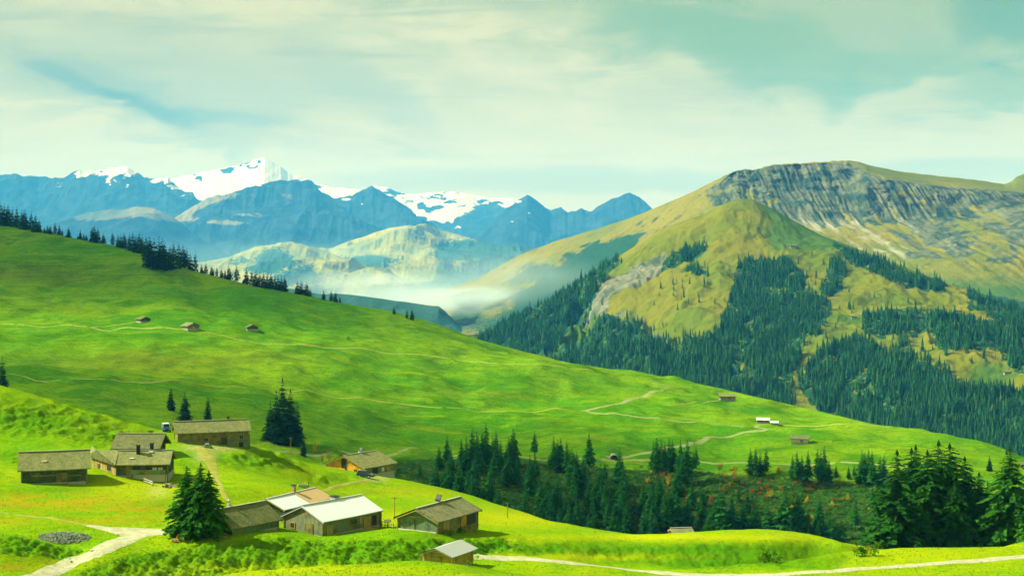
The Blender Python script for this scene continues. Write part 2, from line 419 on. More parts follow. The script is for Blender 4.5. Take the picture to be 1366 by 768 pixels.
for u, Y, z in [(1100,217,-47.5),(1200,225,-49.5),(1300,240,-51),(1366,255,-53),(450,176,-40.5),(330,174,-40),(560,178,-39.5),
                (-150,360,-32),(0,360,-42),(140,360,-50),(222,350,-49),(340,365,-60),(560,440,-76),(640,410,-75),(760,345,-71),(850,300,-62),(950,300,-63),(1100,290,-62),
                (1230,330,-68),(1366,320,-66),(1500,320,-64),(1230,400,-85),(950,400,-92),(640,500,-100),(340,450,-78),(0,450,-62),(-300,450,-40),
                (-200,110,-31),(100,110,-31),(400,110,-28),(700,110,-29),(1000,110,-29.5),(1500,110,-28.5),(850,160,-37),(1000,150,-34.5),(600,140,-31.3),(-300,200,-37),(1600,200,-38)]:
    zz(u, Y, z)
PTS = np.array(PTS)
def tps_fit(P, lam=0.6):
    n = len(P); d = np.hypot(P[:, None, 0] - P[None, :, 0], P[:, None, 1] - P[None, :, 1]) / 50
    K = np.where(d > 0, d * d * np.log(d + 1e-12), 0)
    A = np.zeros((n + 3, n + 3)); A[:n, :n] = K + lam * 1e-3 * np.eye(n)
    Q = np.c_[np.ones(n), P[:, :2] / 50]; A[:n, n:] = Q; A[n:, :n] = Q.T
    return np.linalg.solve(A, np.r_[P[:, 2], 0, 0, 0])
WT = tps_fit(PTS)
def near_z(x, y):
    x = np.asarray(x, float); y = np.asarray(y, float)
    z = np.full(x.shape, WT[-3]) + WT[-2] * x / 50 + WT[-1] * y / 50
    for (px, py, _), w in zip(PTS, WT):
        d2 = ((x - px) ** 2 + (y - py) ** 2) / 2500
        z += w * 0.5 * d2 * np.log(d2 + 1e-20)
    return z

def blobs(u, v, L):
    s = np.zeros(u.shape)
    for bu, bv, ru, rv, a in L:
        s = np.maximum(s, a * np.exp(-((u - bu) / ru) ** 2 - ((v - bv) / rv) ** 2))
    return s
us = np.linspace(-330, 1700, 1150)
ys = np.concatenate([np.geomspace(100, 150, 40, endpoint=False), np.geomspace(150, 320, 420, endpoint=False), np.geomspace(320, 520, 90)])
Yg = np.repeat(ys[:, None], len(us), 1); Xg = (us[None] - U0) / F * Yg
Zg = near_z(Xg, Yg)
ug, vg = uv_of(Xg, Yg, Zg)
bank = softpoly(ug + 12 * pn(Xg / 7, Yg / 7, 5) + 6 * pn(Xg / 2.5, Yg / 2.5, 55), vg + 5 * pn(Xg / 5, Yg / 5, 6), [[(85,772),(180,738),(300,722),(380,719),(450,722),(520,720),(600,722),(680,718),(692,735),(640,738),(560,770),(280,800)],
      [(0,712),(50,722),(110,735),(100,752),(60,740),(0,738)]], 7)
bank = bank * smooth(176, 181, Yg)
slope = blobs(ug, vg, [(60,560,120,26,1),(140,580,60,18,1),(30,610,40,10,.8),(350,612,60,14,.9),(440,640,40,8,.6),(640,728,50,8,.6)]) * (Yg < 340)
brow_shade = softpoly(ug + 14 * pn(Xg / 9, Yg / 9, 15), vg + 3 * pn(Xg / 6, Yg / 6, 16), [[(675,724),(800,726),(1000,723),(1120,728),(1160,740),(1100,762),(1000,757),(900,757),(700,738)]], 9)
hutd = np.exp(-(((Xg + 8.5) / 6.5) ** 2 + ((Yg - 188) / 7) ** 2) ** 2)
rough = np.clip(bank + slope * 1.0 + 0.5 * brow_shade, 0, 1) * (1 - hutd)
Zg = Zg + 0.12 * fbm(Xg / 6, Yg / 6, 3, 3) + rough * (0.55 * fbm(Xg / 2.6, Yg / 4.0, 4, 9, 0.6)) + 0.25 * slope * np.sin(Zg * 5 + 3 * pn(Xg / 9, Yg / 9, 2))
Zg = Zg - 0.55 * hutd * smooth(186.5, 189, Yg + .3 * Xg + 2.5) - 0.25 * hutd
dry = blobs(ug, vg, [(80,667,140,10,1),(150,682,110,8,1),(100,695,90,4,.8),(20,755,50,5,.7),(20,695,60,6,.6),(560,655,90,6,.4),(150,580,30,8,.5),(80,748,40,6,.5),(690,690,60,10,.25)])
deep_green = np.clip(0.75 * bank + 0.75 * slope + 0.9 * brow_shade + blobs(ug, vg, [(330,700,60,10,.5),(430,705,60,10,.7),(600,714,60,6,.7),(110,652,60,5,.6),(640,758,40,5,.6)]), 0, 1)  # bank and slope growth; brow part is painted shade of the camera-facing mound
gold = blobs(ug, vg, [(700,690,120,14,.8),(540,690,70,12,.5),(900,716,200,5,.9),(780,742,120,5,.7),(1250,740,140,14,.6),(420,760,200,8,.6),(170,650,60,12,.6)])
soil = blobs(ug, vg, [(275,607,14,8,1),(268,597,24,4,.8),(290,598,36,3,.7),(500,639,14,3,.9),(210,655,12,8,.4)])
near = grid_obj('meadow_ground', Xg, Yg, Zg, M['grass'], {'dry': dry, 'deep_green': deep_green, 'gold': gold, 'soil': soil})

# ------------------------------------------------------------------ middle hill and ravine
us2 = np.linspace(-340, 1720, 900)
c0 = [(-340,('z',-62),395),(300,('z',-95),395),(900,('z',-105),395),(1720,('z',-100),395)]
c1 = [(-340,('z',-66),470),(250,('z',-92),480),(560,('z',-122),560),(900,('z',-131),585),(1366,('z',-124),555),(1720,('z',-118),540)]
c2 = [(-340,570,560),(0,585,570),(150,598,590),(430,606,640),(520,607,680),(700,609,700),(860,613,700),(930,616,700),(1000,617,698),(1100,619,695),(1180,620,690),(1366,632,650),(1720,660,600)]
c3 = [(-340,470,740),(0,498,760),(150,506,780),(300,516,800),(450,531,840),(600,544,880),(700,549,895),(780,549,900),(900,554,900),(1020,573,850),(1200,598,800),(1366,618,730),(1720,648,640)]
c4 = [(-340,420,980),(0,432,1000),(200,438,1020),(400,459,1020),(600,478,1060),(750,490,1100),(830,500,1160),(900,512,1120),(970,527,1060),(1040,544,980),(1120,561,910),(1200,580,865),(1280,597,815),(1366,613.5,775),(1720,643,690)]
c4b = [(-340,330,1300),(0,360,1270),(200,386,1210),(400,421,1170),(600,457,1180),(700,476,1190),(760,486,1200),(830,496.6,1205),(900,508,1165),(970,522.5,1100),(1040,539.5,1030),(1120,557,945),(1200,576,893),(1280,594.5,845),(1366,611.6,800),(1720,641,720)]
c5 = [(-340,225,1560),(-100,282,1520),(0,300,1500),(50,306,1480),(100,318,1450),(150,327,1420),(200,340,1380),(235,352,1360),(260,361,1340),(330,379,1310),(400,392,1300),(450,403,1290),(520,414,1290),(580,431,1290),(640,453,1290),(700,469,1280),(760,484,1260),(830,494.5,1245),(900,505.5,1200),(970,519.5,1130),(1040,536,1060),(1120,554,975),(1200,573,920),(1280,592.5,870),(1366,610.5,820),(1720,640,740)]
X, Y, Z, T = loft([c0, c1, c2, c3, c4, c4b, c5], us2, [20, 46, 60, 60, 70, 80], back=((1.12, 0.05), (1.35, 0.28)))
u, v = uv_of(X, Y, Z)
fade = smooth(0.2, 2.2, T) * (1 - 0.93 * np.exp(-((T - 6) / 0.5) ** 2))
relief = 6.2 * fbm(X / 150, Y / 150, 4, 21) + 1.7 * fbm(X / 26, Y / 40, 3, 22) + 2.2 * np.minimum(0, fbm(X / 70 + 0.6 * pn(X / 60, Y / 60, 4), Y / 300, 3, 23))
foldz = -5.5 * np.exp(-(((X + 250) * 0.9 + (Y - 1150) * 0.25) / 16) ** 2) * smooth(1060, 1180, Y)
Z = Z + fade * (relief + foldz) + 1.6 * smooth(1.98, 1.8, T) * fbm(X / 18, Y / 18, 3, 25)
uu, vv = uv_of(X, Y, Z)
scrubm = inpoly(u + 8 * pn(X / 20, Y / 20, 7), v + 5 * pn(X / 14, Y / 14, 8), [(520,612),(700,614),(860,622),(1000,632),(1100,640),(1200,650),(1366,680),(1366,800),(500,800)]).astype(float) * (T < 2.05)
dryC = blobs(u, v, [(560,622,60,8,.5),(760,630,80,8,.4),(200,478,260,12,.4),(60,365,120,10,.3),(600,520,120,8,.25),(1080,660,200,30,.4)])
lushC = blobs(u, v, [(190,428,60,5,.9),(340,400,80,22,.7),(256,441,40,5,.8),(340,442,30,5,.8),(120,440,160,4,.5),(960,536,22,4,1),(1035,572,30,4,.7),(1080,592,30,4,.8),(870,600,160,6,.5)])
mid = grid_obj('pasture_hill', X, Y, Z, M['pasture'], {'dry': dryC, 'deep_green': lushC, 'scrub': scrubm})

# ------------------------------------------------------------------ right mountain
us3 = np.linspace(240, 1720, 950)
d0 = [(240,('z',-430),2500),(700,('z',-430),2000),(1000,('z',-400),1750),(1366,('z',-370),1450),(1720,('z',-360),1300)]
d1 = [(240,560,3500),(560,500,3250),(690,512,2900),(800,512,2650),(900,520,2450),(1000,532,2350),(1100,552,2250),(1200,575,2120),(1366,612,1950),(1720,650,1750)]
d2 = [(240,530,3700),(560,478,3500),(640,458,3450),(690,450,3330),(760,440,3150),(830,432,3000),(900,425,2900),(1000,425,2800),(1100,428,2700),(1200,440,2550),(1366,480,2350),(1720,520,2150)]
d3 = [(240,525,3750),(560,474,3600),(640,450,3600),(690,428,3500),(740,404,3400),(800,374,3300),(840,365,3230),(900,360,3170),(960,345,3150),(1000,345,3130),(1100,365,3000),(1200,388,2880),(1290,402,2780),(1366,430,2680),(1720,480,2450)]
d4 = [(240,520,3800),(560,472,3700),(640,447,3700),(690,421,3650),(740,394,3600),(800,358,3550),(840,332,3500),(880,307,3500),(940,285,3490),(965,272,3480),(980,266,3480),(990,264.5,3480),(1005,266,3470),(1040,284,3430),(1070,300,3390),(1100,316,3330),(1180,345,3200),(1260,376,3050),(1366,413,2920),(1720,470,2650)]
X, Y, Z, T = loft([d0, d1, d2, d3, d4], us3, [30, 120, 110, 90], back=((1.05, 0.03), (1.25, 0.2)))
u, v = uv_of(X, Y, Z)
um = u + 7 * fbm(X / 90, Y / 90, 3, 40); vm = v + 6 * fbm(X / 80, Y / 80, 3, 41)
cliff = np.clip(inpoly(um, vm, [(840,352),(885,338),(880,362),(850,385),(820,400),(800,425),(775,450),(750,470),(735,468),(760,440),(785,405),(805,380)]).astype(float)
        + inpoly(um, vm, [(690,480),(760,450),(830,412),(870,425),(900,448),(880,470),(960,470),(920,500),(800,510),(700,500)]) * 0.5, 0, 1)
flank = inpoly(um, vm, [(560,480),(640,450),(745,398),(800,380),(800,430),(860,440),(960,450),(960,520),(700,520)]).astype(float)
gul = ridged(X / 95 + 0.5 * pn(X / 120, Y / 120, 44), Y / 420, 4, 45)
lat = smooth(0.1, 1, T) * (1 - 0.85 * np.exp(-((T - 4) / 0.3) ** 2)) * (T < 4.4)
Z = Z + lat * ((6 + 15 * flank + 10 * cliff) * (gul - 1.2) + 14 * fbm(X / 160, Y / 160, 4, 46) + 3.5 * fbm(X / 35, Y / 35, 3, 47))
# step of the cliff band
FOREST = [
 [(620,470),(640,444),(690,414),(740,386),(800,350),(826,338),(830,350),(806,374),(770,420),(740,450),(690,470)],
 [(560,490),(600,466),(640,450),(700,424),(745,402),(806,368),(798,392),(772,425),(742,462),(700,480),(720,500),(640,480)],
 [(985,352),(1010,345),(1050,345),(1070,360),(1075,385),(1105,400),(1110,420),(1095,445),(1072,470),(1060,500),(1062,560),(940,545),(880,505),(850,490),(880,462),(930,452),(965,440),(960,420),(975,400),(980,370)],
 [(1112,343),(1130,350),(1125,378),(1110,398),(1094,392),(1100,365)],
 [(1150,420),(1200,415),(1290,425),(1366,440),(1366,500),(1345,488),(1330,462),(1255,470),(1243,442),(1210,440),(1215,467),(1185,465),(1190,447),(1150,447)],
 [(1060,502),(1095,470),(1150,450),(1190,470),(1250,482),(1292,520),(1366,522),(1720,560),(1720,700),(1366,640),(1100,560)],
 [(1100,322),(1150,340),(1210,360),(1262,380),(1262,390),(1200,380),(1150,358)],
 [(1290,388),(1320,400),(1366,412),(1500,440),(1500,470),(1366,440),(1320,425),(1290,406)],
 [(912,357),(928,353),(946,360),(944,370),(920,368)],
 [(878,350),(900,338),(945,321),(944,334),(905,352),(885,362)],
 [(700,490),(740,478),(760,500),(830,505),(860,490),(900,520),(1000,545),(900,540),(700,520)],
 [(735,470),(790,425),(840,425),(880,452),(960,455),(960,530),(720,510)],
]
GAPS = [[(1075,455),(1090,470),(1070,500),(1050,530),(1058,500)],[(1180,440),(1210,440),(1214,465),(1186,462)],[(1240,485),(1290,470),(1345,480),(1330,505),(1290,515),(1255,500)],[(980,478),(1000,470),(990,500)]]
um2 = u + 5 * fbm(X / 60, Y / 60, 3, 50); vm2 = v + 4 * fbm(X / 50, Y / 50, 3, 51)
def forest_mask(a, b):
    m = np.zeros(a.shape, bool)
    for p in FOREST: m |= inpoly(a, b, p)
    for p in GAPS: m &= ~inpoly(a, b, p)
    return m
fm = forest_mask(um2, vm2).astype(float)
green_shadeD = np.clip(0.9 * flank * smooth(405, 430, v) + 0.7 * smooth(1000, 1040, um) * smooth(345, 325, vm) + smooth(312, 266, vm) * 0.5 + smooth(470, 520, v) * 0.5 + blobs(u, v, [(1150,425,80,14,.8),(1300,440,80,20,.5),(1100,310,60,20,.5),(1320,490,40,16,.7)]), 0, 1)  # cone's right flank and low left flank: shade painted as dark green
mount = grid_obj('alpine_mountain', X, Y, Z, M['mount'], {'rock': np.clip(cliff + 0.1 * flank, 0, 1), 'green': green_shadeD, 'forest': fm * 0.62, 'scree': np.zeros_like(u), 'snow': np.zeros_like(u)})

# ------------------------------------------------------------------ high cliff ridge behind it
us4 = np.linspace(380, 1760, 1000)
e0 = [(380,455,6600),(480,452,5900),(640,446,5200),(740,432,4800),(840,420,4500),(1000,410,4300),(1366,448,3700),(1760,470,3500)]
e1 = [(380,440,7600),(480,430,7000),(640,402,6400),(740,372,6000),(840,345,5500),(920,325,5150),(1000,325,4950),(1100,332,4850),(1200,338,4600),(1366,350,4300),(1760,360,4100)]
e2 = [(380,432,7900),(480,424,7500),(640,378,7100),(740,338,6700),(840,304,6200),(920,280,5700),(980,268,5500),(1050,290,5350),(1110,298,5250),(1200,290,5200),(1280,284,5100),(1366,276,5000),(1760,290,4900)]
e3 = [(380,430,8000),(480,421,7600),(640,373,7250),(740,327,6850),(840,296,6350),(920,262,5850),(960,244,5750),(975,231.5,5770),(985,228,5730),(1010,227,5730),(1030,221.5,5715),(1060,219.5,5715),(1100,217.5,5705),(1130,217,5690),(1145,224,5600),(1160,234,5480),(1220,246,5400),(1300,252,5350),(1350,257,5300),(1366,258,5300),(1760,266,5200)]
e4 = [(380,428,8100),(480,419,7700),(600,384,7500),(640,370,7400),(690,341,7150),(740,322,6950),(800,304,6700),(840,291,6450),(880,275,6200),(920,258,5950),(950,243,5850),(970,233,5800),(985,226.5,5760),(1010,226,5760),(1030,220,5750),(1060,218,5750),(1100,216,5740),(1130,214,5740),(1145,216,5760),(1160,221,5800),(1200,229,5850),(1260,236,5850),(1300,240,5850),(1340,246,5850),(1350,242,5850),(1356,236,5850),(1366,232,5850),(1420,238,5850),(1760,258,5850)]
jag = lambda q: 5.0 * fbm(q / 9, q * 0, 3, 61) * smooth(940, 985, q) * smooth(1150, 1120, q) + 1.5 * pn(q / 12, q * 0, 62)
X, Y, Z, T = loft([e0, e1, e2, e3, e4], us4, [50, 80, 110, 30], back=((1.04, 0.01), (1.3, 0.2)), jag=jag)
u, v = uv_of(X, Y, Z)
steep = smooth(1.75, 2.2, T) * smooth(3.05, 2.9, T) * smooth(930, 985, u)
face = smooth(0.1, 1.2, T) * smooth(3.3, 2.85, T)
g1 = ridged(X / 62 + 0.28 * fbm(X / 170, Z / 170, 3, 70) + Z / 420, Z / 520, 5, 71, 0.6) - 1.3
um = u + 8 * fbm(X / 200, Z / 200, 3, 73); vm = v + 6 * fbm(X / 160, Z / 160, 3, 74)
crag = blobs(um, vm, [(1265,312,30,12,1),(1190,262,80,20,1),(1120,250,90,30,1),(1300,268,60,10,1),(1320,300,30,22,.7),(1340,345,30,12,.7),(1345,320,20,8,.8),(1215,300,20,10,.6),(1000,240,40,16,1)])
Yd = -(11 + 17 * steep + 9 * smooth(1150, 1230, u)) * g1 * face * (0.35 + 0.65 * smooth(900, 990, u)) - 20 * crag * face * fbm(X / 60, Z / 60, 3, 75)
Yd = Yd + 7 * steep * fbm(X / 160, Z / 22, 3, 89) + 6 * steep * fbm(X / 28, Z / 34, 3, 90)
Y = Y + Yd; X = X + 0.25 * Yd
Z = Z + face * (7 * fbm(X / 90, Y / 90, 4, 76) + 10 * fbm(X / 400, Y / 400, 2, 77)) * (T < 2.9)
rib = np.abs(pn(X / 50 + .9 * fbm(X / 130, Z / 110, 3, 78) + Z / 320, Z / 600, 79)) + 0.16 * fbm(X / 110, Z / 16, 3, 88)
rib2 = np.abs(pn(X / 75 + .7 * fbm(X / 150, Z / 120, 3, 93) - Z / 200, Z / 260, 94))
rockE = np.clip(0.92 * smooth(0.10, 0.34, rib2) * smooth(1130, 1210, um) * smooth(2.9, 2.4, T) * smooth(0.5, 1.3, T) + 0.35 * smooth(.12, .3, rib2) * smooth(960, 900, um) * smooth(640, 700, um) * smooth(3, 2.6, T) + smooth(1.55, 2.0, T) * smooth(3.1, 2.95, T) * smooth(925, 975, um) * (0.08 + 0.85 * smooth(0.05, 0.32, rib) - 0.45 * smooth(.05, 0, rib) + 0.5 * smooth(2.4, 2.85, T) - 0.35 * smooth(2.2, 1.6, T)) * (0.8 + 0.2 * smooth(1420, 1300, u)) + 0.75 * crag * (T < 3) + blobs(um, vm, [(960,248,30,12,.4)]), 0, 1)
scree = (0.55 + 0.75 * (pn(X / 30 + .4 * pn(X / 90, Z / 90, 91), Z / 500, 92))) * blobs(um, vm, [(1090,304,90,20,1),(1030,288,60,18,1),(1180,325,80,45,.8),(1270,330,60,40,.5),(1212,330,6,50,.8),(1232,300,10,30,.6),(1255,350,8,18,.5)]) * (T < 2.6)
greenE = smooth(310, 400, vm) * 0.75 * smooth(1000, 1200, u) + 0.6 * smooth(1280, 1340, u) * smooth(250, 235, v)
forE = np.clip(softpoly(um, vm, [[(680,460),(700,395),(755,350),(835,314),(872,312),(850,350),(800,400),(740,455)]], 6) * 0.8 + (0.60 + .35 * fbm(X / 160, Z / 70, 4, 95)) * softpoly(um, vm, [[(560,450),(640,390),(700,358),(760,336),(810,322),(800,345),(730,385),(690,450)]], 8) + inpoly(um, vm, [(1262,380),(1366,405),(1500,430),(1500,470),(1366,420),(1290,400)]) * 0.9 + inpoly(um, vm, [(770,330),(810,318),(800,330)]) * 0.6, 0, 1)
ridge = grid_obj('cliff_ridge', X, Y, Z, M['ridge'], {'rock': rockE, 'green': greenE, 'forest': forE, 'scree': scree, 'snow': np.zeros_like(u)})

# ------------------------------------------------------------------ hazy hills, rock ranges, snow peaks
def range_sheet(name, base, crest, mat, amp, wl, umin, umax, n, rowsn, att, midf=None, jagf=None, seed=100, far=1.65):
    q = np.linspace(umin, umax, n); amp, wl = amp * far, wl * far
    base, crest, midf = [[(a_, b_, c_ * far) for a_, b_, c_ in l_] if l_ else None for l_ in (base, crest, midf)]
    lines = [base] + ([midf] if midf else []) + [crest]
    X, Y, Z, T = loft(lines, q, [rowsn] * (len(lines) - 1), back=((1.04, 0.03), (1.15, 0.12)), jag=jagf)
    tm = len(lines) - 1
    w = smooth(0.0, 0.4 * tm, T) * smooth(tm + 0.2, tm - 0.08 * tm, T)
    g = ridged(X / wl / 1.7 + 0.25 * fbm(X / wl, Y / wl, 2, seed), Y / wl / 1.7, 5, seed + 1, 0.38) - 1.1
    Yd = -0.22 * amp * (ridged(X / wl * 2.2, Z / wl, 4, seed + 3, .55) - 1.3) * w
    Z = Z + 0.4 * amp * g * w; Y = Y + Yd
    u, v = uv_of(X, Y, Z)
    um = u + 7 * fbm(X / wl, Z / wl, 3, seed + 7); vm = v + 5 * fbm(X / wl * 1.3, Z / wl * 1.3, 3, seed + 8)
    A = {k: np.zeros_like(u) for k in ('rock', 'green', 'forest', 'scree', 'snow')}
    att(A, um, vm, g, T / tm, X, Y, Z, u, v)
    return grid_obj(name, X, Y, Z, mat, A)

def aF0(A, um, vm, g, t, X, Y, Z, u, v): A['forest'][:] = 0.9 - 0.9 * blobs(um, vm, [(650,450,40,10,1)])
range_sheet('wooded_spur', [(250,470,4300),(560,478,4300),(700,480,4200)], [(250,372,5200),(380,386,5100),(480,396,5000),(540,401,5000),(585,409,5000),(605,425,4900),(622,442,4800),(660,470,4500),(700,478,4400)], M['farhill'], 40, 300, 250, 700, 300, 60, aF0, seed=110, far=1.15)
def aF1(A, um, vm, g, t, X, Y, Z, u, v):
    A['forest'][:] = np.clip(0.16 + 0.25 * fbm(X / 300, Z / 160, 4, 122) + blobs(um, vm, [(365,350,35,16,.9),(400,368,45,12,.8),(330,352,30,10,.5)]) + 0.4 * smooth(370, 400, vm), 0, 1)
    A['green'][:] = 0.15
range_sheet('sunlit_alp', [(150,430,7200),(400,425,7000),(640,440,6500),(760,445,6200)], [(150,352,9500),(270,347,9500),(320,337,9500),(350,326,9500),(375,322,9500),(400,325,9400),(430,333,9300),(470,347,9000),(520,362,8700),(570,385,8200),(640,420,7500),(760,440,6800)], M['farhill'], 130, 420, 150, 760, 500, 110, aF1, seed=120)
def aF2(A, um, vm, g, t, X, Y, Z, u, v):
    A['forest'][:] = np.clip(0.18 + 0.3 * fbm(X / 350, Z / 160, 5, 132) + 0.5 * smooth(312, 335, vm) * smooth(560, 600, um) + blobs(um, vm, [(640,330,90,14,.66),(480,350,60,14,.6),(600,390,120,16,.6),(700,385,60,14,.6)]) - blobs(um, vm, [(600,420,150,14,.8),(520,330,60,8,.5)]), 0, 0.8)
    A['rock'][:] = 0.35 * smooth(320, 340, vm) * smooth(580, 620, um)
    A['green'][:] = 0.35 * smooth(380, 430, vm)
range_sheet('hazy_dome_hill', [(300,448,7600),(640,442,7200),(900,440,6800)], [(300,352,11000),(400,338,11000),(440,330,11000),(470,318,11000),(500,306,11000),(520,300,11000),(545,297,11000),(580,302,10900),(620,313,10700),(660,324,10500),(700,330,10300),(740,335,10100),(800,345,9900),(900,365,9600)], M['farhill'], 170, 480, 300, 900, 560, 120, aF2, seed=130)
def aG0(A, um, vm, g, t, X, Y, Z, u, v): A['rock'][:] = smooth(285, 300, vm) * 0.8
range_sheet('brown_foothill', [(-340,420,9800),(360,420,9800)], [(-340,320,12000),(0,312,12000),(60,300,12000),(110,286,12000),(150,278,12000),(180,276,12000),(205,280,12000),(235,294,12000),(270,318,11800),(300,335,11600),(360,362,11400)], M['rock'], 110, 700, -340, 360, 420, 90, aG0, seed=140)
def aG(A, um, vm, g, t, X, Y, Z, u, v):
    A['rock'][:] = 0.95
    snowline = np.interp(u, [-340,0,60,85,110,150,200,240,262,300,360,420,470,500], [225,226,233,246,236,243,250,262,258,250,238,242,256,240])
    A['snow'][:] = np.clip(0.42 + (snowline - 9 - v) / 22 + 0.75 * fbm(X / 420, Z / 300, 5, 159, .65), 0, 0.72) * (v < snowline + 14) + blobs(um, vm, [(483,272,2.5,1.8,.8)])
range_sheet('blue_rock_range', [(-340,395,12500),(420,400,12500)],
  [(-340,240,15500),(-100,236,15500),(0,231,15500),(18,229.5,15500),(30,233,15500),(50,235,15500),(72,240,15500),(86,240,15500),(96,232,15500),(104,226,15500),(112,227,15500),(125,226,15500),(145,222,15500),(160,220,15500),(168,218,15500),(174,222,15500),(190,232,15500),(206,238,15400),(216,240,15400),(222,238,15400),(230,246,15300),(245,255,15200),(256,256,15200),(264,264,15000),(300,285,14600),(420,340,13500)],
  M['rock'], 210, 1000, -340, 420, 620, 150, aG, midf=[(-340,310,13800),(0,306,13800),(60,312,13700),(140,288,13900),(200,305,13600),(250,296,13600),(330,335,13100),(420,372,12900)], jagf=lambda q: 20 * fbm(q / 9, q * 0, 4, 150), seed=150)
def aC(A, um, vm, g, t, X, Y, Z, u, v):
    A['rock'][:] = 0.95
    A['snow'][:] = blobs(u, v, [(483,272,2.5,1.8,.8),(462,266,10,2.5,.7),(448,262,8,3,.7)])
range_sheet('blue_rock_pyramid', [(360,395,12000),(720,395,12000)],
  [(360,262,14900),(395,250,14900),(425,255,14900),(448,262,14800),(470,259,14800),(484,252,14800),(492,247,14800),(497,245,14800),(503,249,14800),(514,257,14700),(530,266,14500),(548,278,14300),(562,292,14100),(585,306,13800),(640,330,13300),(720,365,12800)],
  M['rock'], 170, 900, 360, 720, 420, 130, aC, midf=[(360,330,13300),(440,318,13300),(497,300,13600),(530,312,13200),(600,335,12900),(720,385,12500)], jagf=lambda q: 16 * fbm(q / 9, q * 0, 4, 152), seed=152)
def aB(A, um, vm, g, t, X, Y, Z, u, v):
    cr = np.interp(u, [210,228,262,285,300,335,372], [310,292,270,261,258,250,243])
    A['rock'][:] = 0.95 - 1.1 * smooth(14, 2, vm - cr) * smooth(330, 280, um) - blobs(um, vm, [(300,297,40,4,.7),(335,285,25,4,.7),(250,290,20,6,.6),(330,262,25,6,.35),(400,262,22,10,.3)])  # rock thinned on left crest and strips: sunlight painted as tan
    A['scree'][:] = 0.45 * blobs(um, vm, [(390,262,30,14,1),(340,268,20,8,.7),(350,315,60,8,.8)])
    A['snow'][:] = blobs(u, v, [(345,247,8,2,.7),(362,241,6,2,.7),(425,252,4,2.5,.6)])
range_sheet('blue_rock_massif', [(150,400,10600),(700,400,10600)],
  [(150,345,12300),(195,318,12500),(215,302,12700),(228,291,12800),(245,281,12900),(262,270,13000),(276,262,13100),(290,257,13100),(302,259,13100),(318,253,13200),(335,247,13200),(352,243,13300),(372,240,13300),(390,238.5,13300),(402,239,13300),(408,237,13300),(415,237.5,13300),(421,243,13200),(426,251,13200),(436,259,13100),(446,266,13000),(462,279,12800),(485,293,12600),(515,306,12400),(560,322,12100),(620,345,11700),(700,375,11200)],
  M['rock'], 230, 900, 150, 700, 640, 150, aB, midf=[(150,372,11300),(228,335,11700),(300,318,11900),(350,305,12000),(408,300,12100),(440,316,11800),(520,338,11500),(620,366,11200),(700,388,10900)], jagf=lambda q: 14 * fbm(q / 9, q * 0, 4, 154), seed=154)
def aH(A, um, vm, g, t, X, Y, Z, u, v):
    A['rock'][:] = 1
    uq = um + 14 * fbm(X / 700, Z / 350, 4, 165, .6); vq = vm + 7 * fbm(X / 500, Z / 300, 4, 166, .6)
    rk = blobs(uq, vq, [(150,236,30,5,.7),(320,221,26,3,1),(345,226,10,3,.6),(420,246,26,3,.8),(530,262,20,4,.9),(585,262,40,3,.8),(645,270,30,4,.9),(395,243,18,4,.7),(300,228,16,4,1),(262,240,12,4,.9),(345,212,8,3,.8),(570,276,20,6,1),(600,272,10,5,1),(640,280,30,8,1),(545,272,16,4,.9),(660,290,60,10,1),(560,300,60,9,1),(690,276,14,8,1),(620,262,10,3,.6)])
    low = np.interp(uq, [150,400,480,560,600,640,700,760], [300,270,275,290,298,285,268,270])
    A['snow'][:] = np.clip(1.0 - 0.85 * rk - smooth(-4, 8, vq - low), 0, 1)
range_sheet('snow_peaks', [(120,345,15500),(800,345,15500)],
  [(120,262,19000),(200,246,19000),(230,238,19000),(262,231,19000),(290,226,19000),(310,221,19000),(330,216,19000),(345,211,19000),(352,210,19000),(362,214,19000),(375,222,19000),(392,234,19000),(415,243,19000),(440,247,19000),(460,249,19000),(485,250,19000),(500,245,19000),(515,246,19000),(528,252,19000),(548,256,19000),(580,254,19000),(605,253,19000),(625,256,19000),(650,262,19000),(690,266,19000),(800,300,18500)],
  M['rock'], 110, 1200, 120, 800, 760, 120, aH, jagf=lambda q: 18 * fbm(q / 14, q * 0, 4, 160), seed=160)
def aI(A, um, vm, g, t, X, Y, Z, u, v):
    A['rock'][:] = 0.9
    A['snow'][:] = blobs(um, vm, [(688,267,7,2.5,.8),(705,284,3.5,1.5,.7),(683,297,4,1.2,.7)])
range_sheet('blue_pyramid_peaks', [(600,360,12500),(960,360,12000)],
  [(600,325,14500),(640,310,14500),(670,285,14500),(690,268,14500),(703,261,14500),(715,268,14500),(733,284,14500),(748,277,14500),(757,281,14400),(775,277,14400),(790,280,14300),(805,270,14300),(822,265,14200),(840,259,14200),(853,262,14200),(868,275,14100),(885,292,14000),(920,315,13800),(960,335,13600)],
  M['rock'], 200, 800, 600, 960, 420, 110, aI, jagf=lambda q: 12 * fbm(q / 10, q * 0, 4, 170), seed=170)

gr = raw_mesh('valley_ground', np.array([(-40000, -3000, -840), (40000, -3000, -840), (40000, 38000, -840), (-40000, 38000, -840)]), np.array([0, 1, 2, 3]), 4, M['farhill'], {'rock': np.zeros(4), 'green': np.ones(4), 'forest': np.zeros(4), 'scree': np.zeros(4), 'snow': np.zeros(4)})
go = link(bpy.data.objects.new('valley_ground', gr)); go['kind'] = 'structure'

